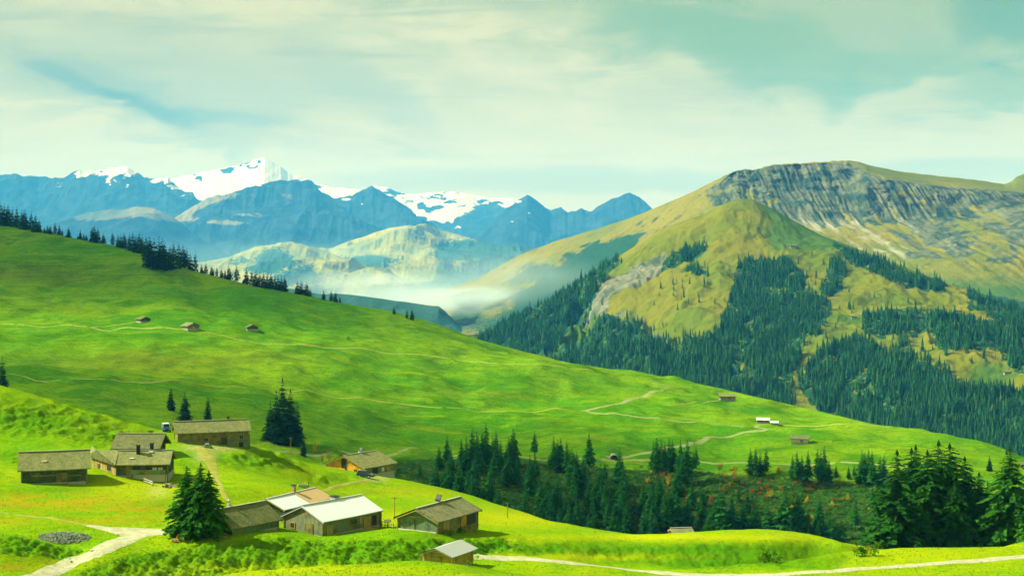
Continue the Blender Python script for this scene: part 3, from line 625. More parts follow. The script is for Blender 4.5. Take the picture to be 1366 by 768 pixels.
# ------------------------------------------------------------------ looking the ground up
bpy.context.view_layer.update()
DG = bpy.context.evaluated_depsgraph_get()
def cast(u, v, sheet):
    d = at(u, v, 1.0).normalized()
    ok, loc, nor, _ = sheet.ray_cast(Vector((0, 0, 0)), d, distance=50000, depsgraph=DG)
    return loc.copy() if ok else None
def down(x, y, sheet):
    ok, loc, nor, _ = sheet.ray_cast(Vector((x, y, 3000)), Vector((0, 0, -1)), distance=9000, depsgraph=DG)
    return loc.z if ok else None

# ------------------------------------------------------------------ roads and paths, draped on the ground
def road(name, pix, width, mat, sheet, lift=0.06, seg=2.0, wob=0.15):
    P = [cast(a, b, sheet) for a, b in pix]
    P = np.array([p[:2] for p in P if p is not None])
    s = np.r_[0, np.cumsum(np.hypot(*np.diff(P, axis=0).T))]
    t = np.arange(0, s[-1], seg); t = np.r_[t, s[-1]]
    q = pchip(s, P, t)
    tan = np.gradient(q, axis=0); tan /= np.linalg.norm(tan, axis=1)[:, None] + 1e-9
    nor = np.c_[-tan[:, 1], tan[:, 0]]
    w = width if np.ndim(width) else np.array([width] * len(pix))
    ww = np.interp(t, np.linspace(0, s[-1], len(w)), w) / 2
    n = 7; rows = []
    wl = ww * (1 + wob * fbm(t / 5, t * 0, 3, 201)); wr = ww * (1 + wob * fbm(t / 5, t * 0, 3, 202))
    X = np.stack([q[:, 0] + nor[:, 0] * np.where(k < 0, wl, wr) * k for k in np.linspace(-1, 1, n)], 0)
    Y = np.stack([q[:, 1] + nor[:, 1] * np.where(k < 0, wl, wr) * k for k in np.linspace(-1, 1, n)], 0)
    Z = np.zeros_like(X)
    for i in range(X.shape[0]):
        for j in range(X.shape[1]):
            z = down(X[i, j], Y[i, j], sheet)
            Z[i, j] = (z if z is not None else 0) + lift * (0.2 if i in (0, n - 1) else 1)
    return grid_obj(name, X, Y, Z, mat)
road('gravel_road', [(20,785),(60,766),(95,750),(130,735),(160,722),(190,713),(215,709.5),(240,706)], [3.6,3.4,3.3,3.2,3.4,4.2,3.6,2.6], M['gravel'], near, 0.07, 1.0)
road('farm_track', [(222,709.5),(200,709.5),(178,708.5),(155,706),(135,703.5),(118,700.5)], [2.2,4.6,5.0,3.2,1.9,1.2], M['gravel'], near, 0.10, 0.8)
road('farm_track', [(122,701.2),(95,696),(60,690),(0,683),(-60,676)], [1.1,.8,.6,.5,.5], M['path'], near, 0.08, 1.0)
road('meadow_road', [(630,743),(660,743.5),(700,745),(750,749),(800,755),(850,761),(900,765),(960,767.5),(1010,767),(1060,764.5),(1100,762),(1150,758.5),(1200,755),(1280,749),(1366,742),(1480,734)], [2.4,3.0,3.3,3.4,3.4,3.4,3.4,3.3,3.2,3.1,3.0,2.9,2.8,2.7,2.7,2.7], M['gravel'], near, 0.08, 1.2)
road('trodden_path', [(268,598),(275,606),(280,615),(284,625),(292,645),(300,662),(306,668)], [2.6,2.8,2.0,1.5,1.1,1.0,1.0], M['path'], near, 0.06, 1.0)
road('house_path', [(425,657),(440,652),(455,647),(470,643.5),(490,640),(505,638.5)], 1.2, M['path'], near, 0.06, 1.0)
road('valley_road', [(300,603),(430,606.5),(520,607.5),(600,608),(700,609.5),(790,611.5),(860,613.5),(930,616),(1000,617.5),(1100,619.5),(1180,621),(1280,625)], 3.2, M['farroad'], mid, 0.15, 5)
road('valley_road', [(810,610),(850,606),(880,600),(920,592),(960,583),(990,577),(1012,574.5),(1024,572),(1010,570),(990,569),(950,566),(900,561),(860,557),(820,551),(780,547)], 3.4, M['farroad'], mid, 0.15, 4)
road('valley_road', [(780,548),(810,541),(840,533),(865,525),(885,519),(893,515.5),(885,513.5),(870,511)], [3,3.4,3.8,4.2,4.6,4.2,2,1], M['farroad'], mid, 0.15, 4)
road('hill_path', [(-60,429),(0,431.5),(100,434),(200,438),(300,448),(400,459),(500,468),(600,478),(700,486),(790,494)], 2.2, M['grass_track'], mid, 0.2, 6)
road('hill_path', [(-60,495),(0,498),(150,506),(300,516),(450,531),(600,544),(700,549),(780,548.5)], 1.8, M['grass_track'], mid, 0.2, 6)
road('hill_path', [(1000,569.5),(1012,567),(1020,566)], 3, M['farroad'], mid, 0.2, 3)
road('hill_path', [(1040,566),(1100,567),(1160,567.5),(1190,570)], 1.6, M['grass_track'], mid, 0.2, 4)
road('hill_path', [(890,541),(920,538),(945,535.5),(960,534)], 1.4, M['grass_track'], mid, 0.2, 4)
road('hill_path', [(120,437),(150,434),(175,430.5),(186,429)], 1.6, M['grass_track'], mid, 0.2, 4)

# ------------------------------------------------------------------ chalets and barns
def px_scale(p): return p[1] / F
def chalet(name, label, cat, E1, yaw, L, W, rise, base, roof='shingle', gable='wood_grey', side='wood_dark', og=0.7, oe=0.55, th=0.16, chimneys=(), doors=(), windows=(), ridge_cap=True, posts=False, stone=0.5, group=None, barge='wood_tan', floor_drop=2.0, far=False):
    """E1: world corner of the front eave at the near-left end; local x runs along the ridge, local -y is the front eave"""
    y_ = R(yaw); a = Vector((math.cos(y_), math.sin(y_), 0)); b = Vector((-math.sin(y_), math.cos(y_), 0))
    ctr = Vector(E1) + a * (L / 2) + b * W
    root = empty(name, (ctr.x, ctr.y, base), y_); tag(root, label, cat, group)
    ez = E1[2] - base                       # eave height above the base
    rz_ = ez + rise; hl = L / 2; sl = rise / W
    # roof: two thick slabs with slightly uneven eaves
    m = MB()
    nseg = 7
    for sgn in (-1, 1):
        for k in range(nseg):
            x0, x1 = -hl + L * k / nseg, -hl + L * (k + 1) / nseg
            sg0, sg1 = -0.05 * math.sin(math.pi * k / nseg), -0.05 * math.sin(math.pi * (k + 1) / nseg)
            P = [(x0, sgn * W, ez + sg0), (x1, sgn * W, ez + sg1), (x1, 0, rz_ + sg1), (x0, 0, rz_ + sg0)]
            if sgn > 0: P = P[::-1]
            m.add([(p[0], p[1], p[2] - th) for p in P] + P, [(4, 5, 6, 7), (3, 2, 1, 0)] + ([(0, 1, 5, 4)] if sgn < 0 else [(2, 3, 7, 6)]) +
                  ([(3, 0, 4, 7)] if (k == 0 and sgn < 0) else []) + ([(1, 2, 6, 5)] if (k == 0 and sgn > 0) else []) + ([(1, 2, 6, 5)] if (k == nseg - 1 and sgn < 0) else []) + ([(3, 0, 4, 7)] if (k == nseg - 1 and sgn > 0) else []))
    ro = m.build('roof', M[roof], root)
    if ridge_cap:
        m = MB(); m.box((0, 0, rz_ + 0.04), (L * 0.995, 0.34, 0.09)); m.build('ridge_cap', M['stone'] if roof.startswith('shingle') else M['steel'], ro)
    # walls
    wx, wy = hl - og, W - oe
    e2 = ez - th + sl * oe - 0.02; top = rz_ - th - 0.02
    dn = floor_drop
    gx = 0.14
    for s in (-1, 1):
        m = MB(); x = s * wx
        prof = [(x, -wy, -dn), (x, wy, -dn), (x, wy, e2), (x, 0, top), (x, -wy, e2)]
        m.extrude(prof, (0, 0, 0), (-s * gx, 0, 0)); m.build('gable_wall', M[gable], root)
        m = MB(); m.box((0, s * (wy - 0.07), (e2 - dn) / 2), (2 * wx - 2 * gx - 0.01, 0.14, e2 + dn)); m.build('side_wall', M[side], root)
    # barge boards under the verge, purlin ends
    m = MB()
    for s in (-1, 1):
        x = s * (hl - 0.05)
        for sg in (-1, 1):
            p0, p1 = Vector((x, sg * (W - 0.02), ez - th - 0.01)), Vector((x, 0, rz_ - th - 0.01))
            m.hexa([p0 + Vector((-0.03, 0, -0.2)), p0 + Vector((0.03, 0, -0.2)), p1 + Vector((0.03, 0, -0.2)), p1 + Vector((-0.03, 0, -0.2)), p0 + Vector((-0.03, 0, 0)), p0 + Vector((0.03, 0, 0)), p1 + Vector((0.03, 0, 0)), p1 + Vector((-0.03, 0, 0))])
            m.build('barge_board', M[barge], ro); m = MB()
    if not far:
        for f in (0.0, 0.45, -0.45, 0.85, -0.85):
            yy = f * wy; zt = rz_ - th - abs(yy) * sl - 0.12
            for s in (-1, 1): m = MB(); m.box((s * (wx + og / 2 - 0.08), yy, zt), (og - 0.16, 0.16, 0.16)); m.build('purlin', M['wood_old'], root)
        for sx in (-1, 1):
            for sy in (-1, 1): m = MB(); m.box((sx * (wx + 0.03), sy * (wy + 0.03), (e2 - 0.1) / 2 - 0.5), (0.2, 0.2, e2 + 0.9)); m.build('corner_post', M['wood_old'], root)
    if stone:
        m = MB(); m.box((0, 0, stone / 2 - dn / 2 - 0.05), (2 * wx + 0.16, 2 * wy + 0.16, stone + dn)); m.build('stone_base', M['stone'], root)
    for (cx, cy, h, wd, mk, cap) in chimneys:
        z0 = rz_ - abs(cy) * sl
        m = MB(); m.box((cx, cy, z0 + h / 2 - 0.2), (wd, wd, h + 0.4)); ch = m.build('chimney', M[mk], ro)
        m = MB()
        if cap == 'slab':
            m.box((cx, cy, z0 + h + 0.16), (wd * 1.4, wd * 1.4, 0.08))
            for sx in (-1, 1):
                for sy in (-1, 1): m.box((cx + sx * wd * .42, cy + sy * wd * .42, z0 + h + 0.06), (0.08, 0.08, 0.12))
        elif cap == 'pipe': m.tube((cx, cy, z0 + h), (cx, cy, z0 + h + 0.45), wd * 0.3); m.tube((cx, cy, z0 + h + 0.45), (cx, cy, z0 + h + 0.6), wd * 0.5, 0.03)
        elif cap == 'flap':
            m.box((cx - wd * 0.25, cy, z0 + h + 0.05), (wd * 0.9, wd * 1.1, 0.1)); m.hexa([(cx - .1, cy - .45, z0 + h), (cx + .1, cy - .45, z0 + h), (cx + .1, cy + .45, z0 + h), (cx - .1, cy + .45, z0 + h), (cx + .45, cy - .45, z0 + h + .75), (cx + .62, cy - .45, z0 + h + .75), (cx + .62, cy + .45, z0 + h + .75), (cx + .45, cy + .45, z0 + h + .75)])
        m.build('chimney_cap', M['black'] if cap != 'pipe' else M['steel'], ch)
    def panel(kind, wall, pos, z, w, h, mk):
        """wall: 'left' (near gable), 'right' gable, 'front' eave side"""
        m = MB(); fr = MB()
        if wall in ('left', 'right'):
            s = -1 if wall == 'left' else 1; x = s * (wx + 0.03)
            m.box((x, pos, z + h / 2), (0.06, w, h))
            for q in (-1, 1): fr.box((x + s * 0.02, pos + q * (w / 2 + 0.05), z + h / 2), (0.1, 0.1, h + 0.2))
            fr.box((x + s * 0.02, pos, z + h + 0.05), (0.1, w, 0.1)); fr.box((x + s * 0.02, pos, z - 0.05), (0.1, w, 0.1))
            if kind == 'window': fr.box((x + s * 0.03, pos, z + h / 2), (0.08, 0.06, h))
        else:
            y = -(wy + 0.03)
            m.box((pos, y, z + h / 2), (w, 0.06, h))
            for q in (-1, 1): fr.box((pos + q * (w / 2 + 0.05), y - 0.02, z + h / 2), (0.1, 0.1, h + 0.2))
            fr.box((pos, y - 0.02, z + h + 0.05), (w, 0.1, 0.1)); fr.box((pos, y - 0.02, z - 0.05), (w, 0.1, 0.1))
            if kind == 'window': fr.box((pos, y - 0.03, z + h / 2), (0.06, 0.08, h))
        o = m.build(kind, M[mk], root); fr.build('frame', M['wood_tan'] if kind == 'window' else M['wood_old'], o)
        return o
    for w_ in doors: panel('door', *w_)
    for w_ in windows: panel('window', *w_)
    root['dims'] = (wx, wy, e2)
    return root

BUILD = []
def extra(root, name, boxes, mat, parent=None):
    for c, d in boxes:
        m = MB(); m.box(c, d); o = m.build(name, M[mat], parent or root)
    return o

# the long weathered barn far left
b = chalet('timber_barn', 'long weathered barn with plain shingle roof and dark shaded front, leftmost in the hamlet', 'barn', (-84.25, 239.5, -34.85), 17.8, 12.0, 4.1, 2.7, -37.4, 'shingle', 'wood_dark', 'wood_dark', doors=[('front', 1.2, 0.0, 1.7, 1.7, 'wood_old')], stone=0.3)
extra(b, 'rail_board', [((-1.5, -3.62, 1.5), (4.6, 0.08, 0.22)), ((2.8, -3.62, 1.35), (3.4, 0.08, 0.14))], 'wood_old')
extra(b, 'roof_patch', [((-1.6, -2.2, 2.55 + 2.7 - 2.2 * 2.7 / 4.1 - 0.02), (0.75, 0.4, 0.2))], 'white')
# farmhouse with the side wing
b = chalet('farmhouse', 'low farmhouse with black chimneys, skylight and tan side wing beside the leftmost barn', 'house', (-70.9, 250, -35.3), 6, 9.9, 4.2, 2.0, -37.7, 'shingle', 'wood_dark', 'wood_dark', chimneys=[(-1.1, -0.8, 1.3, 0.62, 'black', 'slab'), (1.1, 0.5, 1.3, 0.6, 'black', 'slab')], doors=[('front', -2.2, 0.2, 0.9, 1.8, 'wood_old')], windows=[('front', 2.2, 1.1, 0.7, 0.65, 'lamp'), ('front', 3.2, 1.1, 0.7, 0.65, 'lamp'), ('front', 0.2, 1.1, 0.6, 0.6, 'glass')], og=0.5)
extra(b, 'skylight', [((-2.0, -2.4, 2.4 + 2.0 - 2.4 * 2.0 / 4.2 + 0.02), (0.75, 0.5, 0.16))], 'white')
extra(b, 'chimney_flashing', [((1.1, -0.5, 2.4 + 2.0 - 0.5 * 2.0 / 4.2 - 0.02), (0.8, 0.7, 0.2))], 'white')
extra(b, 'balcony_floor', [((1.2, -4.35, 0.75), (6.2, 0.9, 0.1))], 'wood_teal'); extra(b, 'balcony_railing', [((1.2, -4.78, 1.15), (6.2, 0.07, 0.7))], 'wood_teal')
extra(b, 'balcony_post', [((-1.8, -4.7, 0.1), (0.14, 0.14, 1.4)), ((4.2, -4.7, 0.1), (0.14, 0.14, 1.4))], 'wood_teal')
extra(b, 'plaster_base', [((1.4, -3.72, -0.1), (5.8, 0.12, 1.3))], 'plaster')
def world_part(root, name, mat, solid):
    m = MB(); inv = Matrix.Translation(root.location) @ Matrix.Rotation(root.rotation_euler.z, 4, 'Z'); inv.invert()
    for vs, fs in solid: m.add([inv @ Vector(p) for p in vs], fs)
    return m.build(name, M[mat], root)
A_, B_, C_, D_ = at(122.6, 594, 262), at(128, 599.3, 254.5), at(153.5, 619.8, 249.8), at(117.6, 607.5, 258)
box_f = [(4, 5, 6, 7), (3, 2, 1, 0), (0, 1, 5, 4), (1, 2, 6, 5), (2, 3, 7, 6), (3, 0, 4, 7)]
dz = Vector((0, 0, 0.15)); P = [A_, B_, C_, D_]
world_part(b, 'side_roof', 'shingle', [([p - dz for p in P] + P, box_f)])
E_ = Vector((-71.3, 254.2, -33.28)); T_ = [C_, E_ + Vector((0.25, 0, 0.02)), B_]
world_part(b, 'hip_roof', 'shingle', [([p - dz for p in T_] + T_, [(0, 1, 2), (5, 4, 3), (0, 3, 4, 1), (1, 4, 5, 2), (2, 5, 3, 0)])])
i1, i2 = D_.lerp(C_, 0.05) + Vector((0.35, 0.35, 0)), D_.lerp(C_, 0.93) + Vector((0.35, 0.35, 0))
wl_ = [i1, i2, i2 + Vector((0.1, 0.12, 0)), i1 + Vector((0.1, 0.12, 0))]
world_part(b, 'side_wall', 'wood_tan', [([Vector((p.x, p.y, -38.6)) for p in wl_] + [p - dz * 1.1 for p in wl_], box_f)])
def on_wall(t, z, w, h, off=0.06):
    p = i1.lerp(i2, t); d = (i2 - i1); d.z = 0; d.normalize(); n = Vector((d.y, -d.x, 0))
    if n.y > 0: n = -n
    q = [p - d * w / 2 + n * off, p + d * w / 2 + n * off, p + d * w / 2 - n * 0.04, p - d * w / 2 - n * 0.04]
    return [([Vector((k.x, k.y, z)) for k in q] + [Vector((k.x, k.y, z + h)) for k in q], box_f)]
world_part(b, 'window', 'glass', on_wall(0.72, -36.6, 1.5, 0.8)); world_part(b, 'door', 'wood_dark', on_wall(0.3, -37.4, 0.9, 1.5))
# the barn behind
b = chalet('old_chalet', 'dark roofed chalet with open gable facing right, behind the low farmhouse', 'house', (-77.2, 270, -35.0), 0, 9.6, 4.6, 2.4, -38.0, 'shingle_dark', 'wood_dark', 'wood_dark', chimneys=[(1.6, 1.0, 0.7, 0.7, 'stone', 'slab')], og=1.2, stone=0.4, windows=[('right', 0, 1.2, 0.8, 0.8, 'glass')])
# upper long barn
b = chalet('long_barn', 'long shingle roofed barn standing highest in the hamlet, car at its left end', 'barn', (-69.49, 290, -34.46), 20.2, 15.79, 3.43, 2.08, -37.9, 'shingle', 'wood_old', 'wood_old', chimneys=[(3.6, 0.6, 0.8, 0.5, 'black', 'slab')], doors=[('front', 2.2, 0.5, 1.4, 1.7, 'wood_dark')], windows=[('front', -1.5, 1.5, 0.8, 0.7, 'glass'), ('front', 5.8, 1.7, 0.8, 0.8, 'glass')], stone=0.7)
extra(b, 'shed_wall', [((5.0, -3.4, 0.65), (4.6, 0.9, 1.3))], 'wood_teal'); extra(b, 'shed_post', [((3.1, -3.95, 0.9), (0.14, 0.14, 2.7)), ((7.45, -3.2, 1.2), (0.2, 0.2, 3.0))], 'wood_teal')
extra(b, 'shed_door', [((5.6, -3.88, 0.65), (0.9, 0.06, 1.0))], 'black')
# small barn by the trees
b = chalet('small_barn', 'small dark barn with brown shingle roof and steel flue, right of the big spruces', 'barn', (-39.1, 197, -36.75), 53, 9.6, 3.7, 2.3, -38.2, 'shingle_dark', 'wood_dark', 'wood_teal', chimneys=[(-1.9, 0.4, 0.7, 0.35, 'steel', 'pipe')], og=0.5, stone=0.4, doors=[('left', 0.3, 0.1, 1.0, 1.4, 'wood_old')])
# house with white and tan roof sheets
b = chalet('sheet_roof_house', 'house with half white, half tan metal roof behind the white roofed barn', 'house', (-36.37, 225, -38.93), 61.6, 13.21, 3.67, 1.47, -41.3, 'white_sheet', 'wood_dark', 'wood_dark', chimneys=[(0.9, 0.25, 1.15, 0.55, 'brick', 'slab')], og=0.5, th=0.1, stone=0.4)
sl = 1.47 / 3.67; ez = -38.93 + 41.3
m = MB(); x0, x1 = 0.3, 13.21 / 2 + 0.05
for s in (-1, 1):
    P = [(x0, s * 3.72, ez - 0.02 + 0.04), (x1, s * 3.72, ez - 0.02 + 0.04), (x1, 0, ez + 1.47 + 0.04), (x0, 0, ez + 1.47 + 0.04)]
    m.add([(p[0], p[1], p[2] - 0.03) for p in P] + P, box_f)
m.build('tan_roof_sheet', M['tan_sheet'], b)
# white roofed barn
b = chalet('white_roof_barn', 'grey plank barn with big bright white metal roof, in the middle of the hamlet', 'barn', (-27.23, 203, -36.88), 52.2, 12.67, 4.53, 1.90, -39.3, 'white_sheet', 'wood_grey', 'wood_grey', og=0.35, th=0.1, barge='steel', chimneys=[(1.2, 0.7, 0.5, 0.9, 'steel', 'slab')], doors=[('front', 4.8, 0.1, 1.0, 1.7, 'black'), ('left', -1.2, -0.1, 1.5, 1.8, 'wood_old')], windows=[('front', 0.4, 1.1, 1.4, 0.8, 'wood_dark'), ('front', 2.2, 1.1, 0.9, 0.8, 'wood_tan'), ('left', 2.2, 0.8, 0.8, 0.7, 'glass')], stone=0.3)
extra(b, 'porch_post', [((6.1, -4.25, 0.7), (0.14, 0.14, 3.2))], 'wood_old')
extra(b, 'loose_board', [((3.2, -4.12, 1.0), (1.5, 0.05, 1.6)), ((-4.6, -4.12, 0.9), (1.3, 0.05, 1.5))], 'wood_tan')
extra(b, 'door_step', [((3.4, -4.5, -0.15), (4.4, 0.7, 0.25))], 'wood_tan')
# orange gabled house
b = chalet('orange_house', 'large house with bright orange gable and brown roof behind the dark car', 'house', (-39.87, 380, -54.58), 54.2, 13.93, 7.61, 2.93, -57.2, 'shingle', 'wood_orange', 'wood_old', og=0.9, chimneys=[(0.2, 0.3, 0.6, 0.9, 'plaster', 'flap')], doors=[('front', -2.0, 0.1, 2.2, 2.0, 'black'), ('left', 0.6, 0.4, 1.9, 4.0, 'black')], windows=[('front', 1.2, 0.9, 0.9, 1.0, 'lamp'), ('front', 3.4, 0.9, 1.3, 1.0, 'wood_tan'), ('left', -3.6, 1.0, 1.0, 0.9, 'glass')], stone=0.6)
extra(b, 'balcony_floor', [((-6.7, 2.6, 1.0), (0.5, 6.0, 0.12))], 'wood_orange'); extra(b, 'balcony_railing', [((-6.95, 2.6, 1.5), (0.08, 6.0, 0.95))], 'wood_orange')
# grey plank barn
b = chalet('plank_barn', 'barn with green grey plank gable and dark slate roof, right of the white roofed barn', 'barn', (-10.66, 203, -36.91), 59.9, 12.30, 3.96, 1.62, -38.75, 'shingle_grey', 'wood_teal', 'wood_old', og=0.6, chimneys=[(0.3, 0.35, 0.45, 0.55, 'stone', 'flap')], doors=[('left', 1.3, 0.1, 1.4, 1.9, 'wood_teal'), ('front', 3.4, 0.0, 3.2, 1.5, 'black')], windows=[('front', -3.2, 0.2, 1.6, 1.3, 'wood_tan')], stone=0)
extra(b, 'sill_board', [((-5.7, 0, 0.12), (0.16, 6.6, 0.2))], 'plaster')
extra(b, 'lintel', [((-5.68, 0.4, 2.15), (0.12, 2.0, 0.16))], 'wood_tan')
extra(b, 'door_leaf', [((1.5, -3.5, 0.75), (1.5, 0.07, 1.4))], 'wood_orange')
# log hut
b = chalet('log_hut', 'little honey coloured log hut with pale grey metal roof, lowest and nearest of the hamlet', 'hut', (-7.85, 186, -38.45), 61.9, 6.87, 2.71, 0.95, -40.25, 'grey_sheet', 'wood_log', 'wood_log', og=0.9, oe=0.5, th=0.09, barge='wood_old', stone=0.15, ridge_cap=False, doors=[('left', 0.35, 0.1, 1.5, 1.25, 'wood_tan')])
m = MB()
for sx in (-1, 1):
    for sy in (-1, 1):
        for k in range(6):
            z = 0.1 + k * 0.27
            m.tube((sx * 2.3, sy * 2.19, z), (sx * 2.78, sy * 2.19, z), 0.135, n=8)
            m.tube((sx * 2.53, sy * 1.95, z + .13), (sx * 2.53, sy * 2.45, z + .13), 0.135, n=8)
        m.build('log_corner', M['logend'], b); m = MB()

def far_hut(name, label, u, v, wpx, yaw, Wf=0.42, roof='shingle_dark', gable='wood_dark', side='wood_dark', sheet=None, cat='hut', rise=None, wall=None, plaster=False, group=None):
    p = cast(u, v, sheet or mid); s = p.y / F; L = wpx * s; W = L * Wf
    y_ = R(yaw); a = Vector((math.cos(y_), math.sin(y_), 0)); b_ = Vector((-math.sin(y_), math.cos(y_), 0))
    h = wall or 0.26 * L; e = p - a * L / 2 - b_ * W + Vector((0, 0, h))
    r = chalet(name, label, cat, tuple(e), yaw, L, W, rise or 0.45 * W, p.z, roof, gable, side, og=0.09 * L, oe=0.08 * L, th=0.03 * L, stone=0.1 * L, ridge_cap=False, floor_drop=0.3 * L, group=group, far=True,
               doors=[('front', 0.1 * L, 0.0, 0.12 * L, h * 0.7, 'wood_old')], windows=[('right', 0.0, h * 0.35, 0.1 * L, h * 0.4, 'plaster' if plaster else 'glass')])
    return r
far_hut('alpine_hut', 'small dark hut on the left hillside path, leftmost of three', 191, 429.5, 16, -48, 0.5)
far_hut('alpine_hut', 'small hut with pale lower wall below its gable, middle of three on the left hillside', 254, 439.5, 20, -48, 0.5, 'shingle_grey', 'wood_old', 'wood_old', plaster=True)
far_hut('alpine_hut', 'small dark hut standing alone at the right end of the three on the left hillside', 336, 440, 15, -70, 0.55)
far_hut('hill_barn', 'barn with half pale half brown roof near the crest of the green hill', 970, 534, 24, 4, 0.32, 'shingle', 'wood_dark', 'wood_tan', cat='barn')
far_hut('hill_barn', 'barn with white metal roof beside the bend of the valley road', 1018, 564, 18, -12, 0.33, 'white_sheet', 'wood_dark', 'wood_dark', cat='barn')
far_hut('hill_barn', 'small annex with white roof at the right end of the white roofed hill barn', 1033, 566, 11, -12, 0.42, 'white_sheet', 'wood_teal', 'wood_teal', cat='barn')
far_hut('hill_barn', 'dark roofed farmstead with white wall below the white roofed hill barn', 1067, 591, 27, -14, 0.34, 'shingle_dark', 'wood_dark', 'plaster', cat='barn')
far_hut('hill_barn', 'little dark barn cut by the right picture edge behind the tall spruces', 1368, 623, 18, 5, 0.35, 'shingle_dark', 'wood_dark', 'wood_dark', cat='barn')
far_hut('mountain_hut', 'tiny dark hut on the upper meadow below the green cone peak', 1058, 330, 9, 0, 0.4, sheet=mount)
far_hut('mountain_hut', 'tiny dark hut at the forest edge on the lower mountain meadow', 1139, 424, 8, 0, 0.4, sheet=mount)
far_hut('mountain_hut', 'tiny hut on the bright mountain meadow, left of a pair', 1256, 415, 9, -20, 0.4, sheet=mount)
far_hut('mountain_hut', 'tiny hut on the bright mountain meadow, right of a pair', 1278, 416, 8, -20, 0.4, sheet=mount)
far_hut('mountain_hut', 'tiny dark hut beside the lowest forest clearing at the right edge', 1343, 498, 9, 0, 0.4, sheet=mount)
# roof peeping over the mound
p = at(913, 709.2, 262)
chalet('sunken_shed', 'grey shed roof peeping over the crest of the bright mound before the ravine', 'shed', (p.x - 2.3, p.y - 1.5, p.z), 8, 4.2, 2.1, 0.65, p.z - 3.0, 'shingle_grey', 'wood_dark', 'wood_dark', stone=0.3, og=.3, oe=.3)
# dark culvert on the valley road
p = cast(819, 612, mid)
r = empty('road_tunnel', p); tag(r, 'dark arched road tunnel mouth with grassy cover beside the valley road', 'tunnel')
m = MB(); n = 12; prof_o = [(2.4 * math.cos(math.pi * k / n), 0, 2.2 * math.sin(math.pi * k / n)) for k in range(n + 1)]; prof_i = [(2.1 * math.cos(math.pi * k / n), 0, 1.9 * math.sin(math.pi * k / n)) for k in range(n, -1, -1)]
m.extrude(prof_o + prof_i, (0, -1, 0), (0, 7, 0)); m.build('arch', M['rubble'], r)
m = MB(); m.box((0, 3.5, 0.8), (4.0, 0.3, 2.0)); m.build('back_wall', M['black'], r)

# ------------------------------------------------------------------ cars
def car(name, label, pos, yaw, paint, L=3.9, Wd=1.65, H=1.5, tall=False, roofm=None):
    r = empty(name, pos, R(yaw)); tag(r, label, 'car')
    hl, hw = L / 2, Wd / 2
    low = [(-hl, .35), (-hl + .05, .78), (-hl + .15, .92), (hl * .42, .95), (hl - .08, .80), (hl, .55), (hl - .02, .35)] if not tall else [(-hl, .4), (-hl, 1.0), (-hl + .1, 1.05), (hl * .4, 1.05), (hl - .05, .98), (hl, .6), (hl, .4)]
    m = MB(); m.extrude([(x, -hw, z) for x, z in low], (0, 0, 0), (0, Wd, 0)); body = m.build('body', M[paint], r)
    zc = .93 if not tall else 1.05
    cab = [(-hl + .15, zc), (-hl + .45, H), (hl * .1, H), (hl * .42, zc)] if not tall else [(-hl + .03, zc), (-hl + .12, H), (hl * .2, H), (hl * .42, zc)]
    m = MB(); ib = hw - .04; it = hw - .2
    a = [Vector((cab[0][0], -ib, zc)), Vector((cab[3][0], -ib, zc)), Vector((cab[3][0], ib, zc)), Vector((cab[0][0], ib, zc)), Vector((cab[1][0], -it, H)), Vector((cab[2][0], -it, H)), Vector((cab[2][0], it, H)), Vector((cab[1][0], it, H))]
    m.hexa(a); m.build('window', M['glass'], r)
    m = MB(); m.box(((cab[1][0] + cab[2][0]) / 2, 0, H + .025), (cab[2][0] - cab[1][0] + .06, 2 * it + .06, .05))
    for i, j in ((0, 4), (1, 5), (2, 6), (3, 7)): m.tube(a[i], a[j], .05, n=6)
    m.build('roof', M[roofm or paint], r)
    wr = .31 if not tall else .36
    for sx in (-1, 1):
        for sy in (-1, 1):
            m = MB(); c = Vector((sx * hl * .62, sy * (hw - .06), wr)); m.tube(c - Vector((0, .11, 0)), c + Vector((0, .11, 0)), wr, n=16); w = m.build('wheel', M['rubber'], r)
            m = MB(); m.tube(c + Vector((0, sy * .112, 0)), c + Vector((0, sy * .125, 0)), wr * .6, n=12); m.build('rim', M['steel'], w)
    for sy in (-1, 1):
        m = MB(); m.box((hl - .02, sy * hw * .72, .68), (.08, .3, .16)); m.build('headlight', M['lamp'], r)
        m = MB(); m.box((-hl + .0, sy * hw * .8, .75), (.08, .2, .2)); m.build('tail_light', M['red'], r)
    m = MB(); m.box((hl + .03, 0, .42), (.1, Wd * .96, .16)); m.box((-hl - .03, 0, .42), (.1, Wd * .96, .16)); m.build('bumper', M['black'], r)
    return r
p = cast(221.5, 575.5, near); 
car('parked_car', 'boxy blue car with pale roof parked at the left end of the long barn', p, -70, 'blue', 3.4, 1.6, 1.75, True, 'white')
p = cast(488, 636.5, near)
car('parked_car', 'dark teal hatchback with bright windows parked in front of the orange house', p, -22, 'teal', 3.9, 1.7, 1.5)

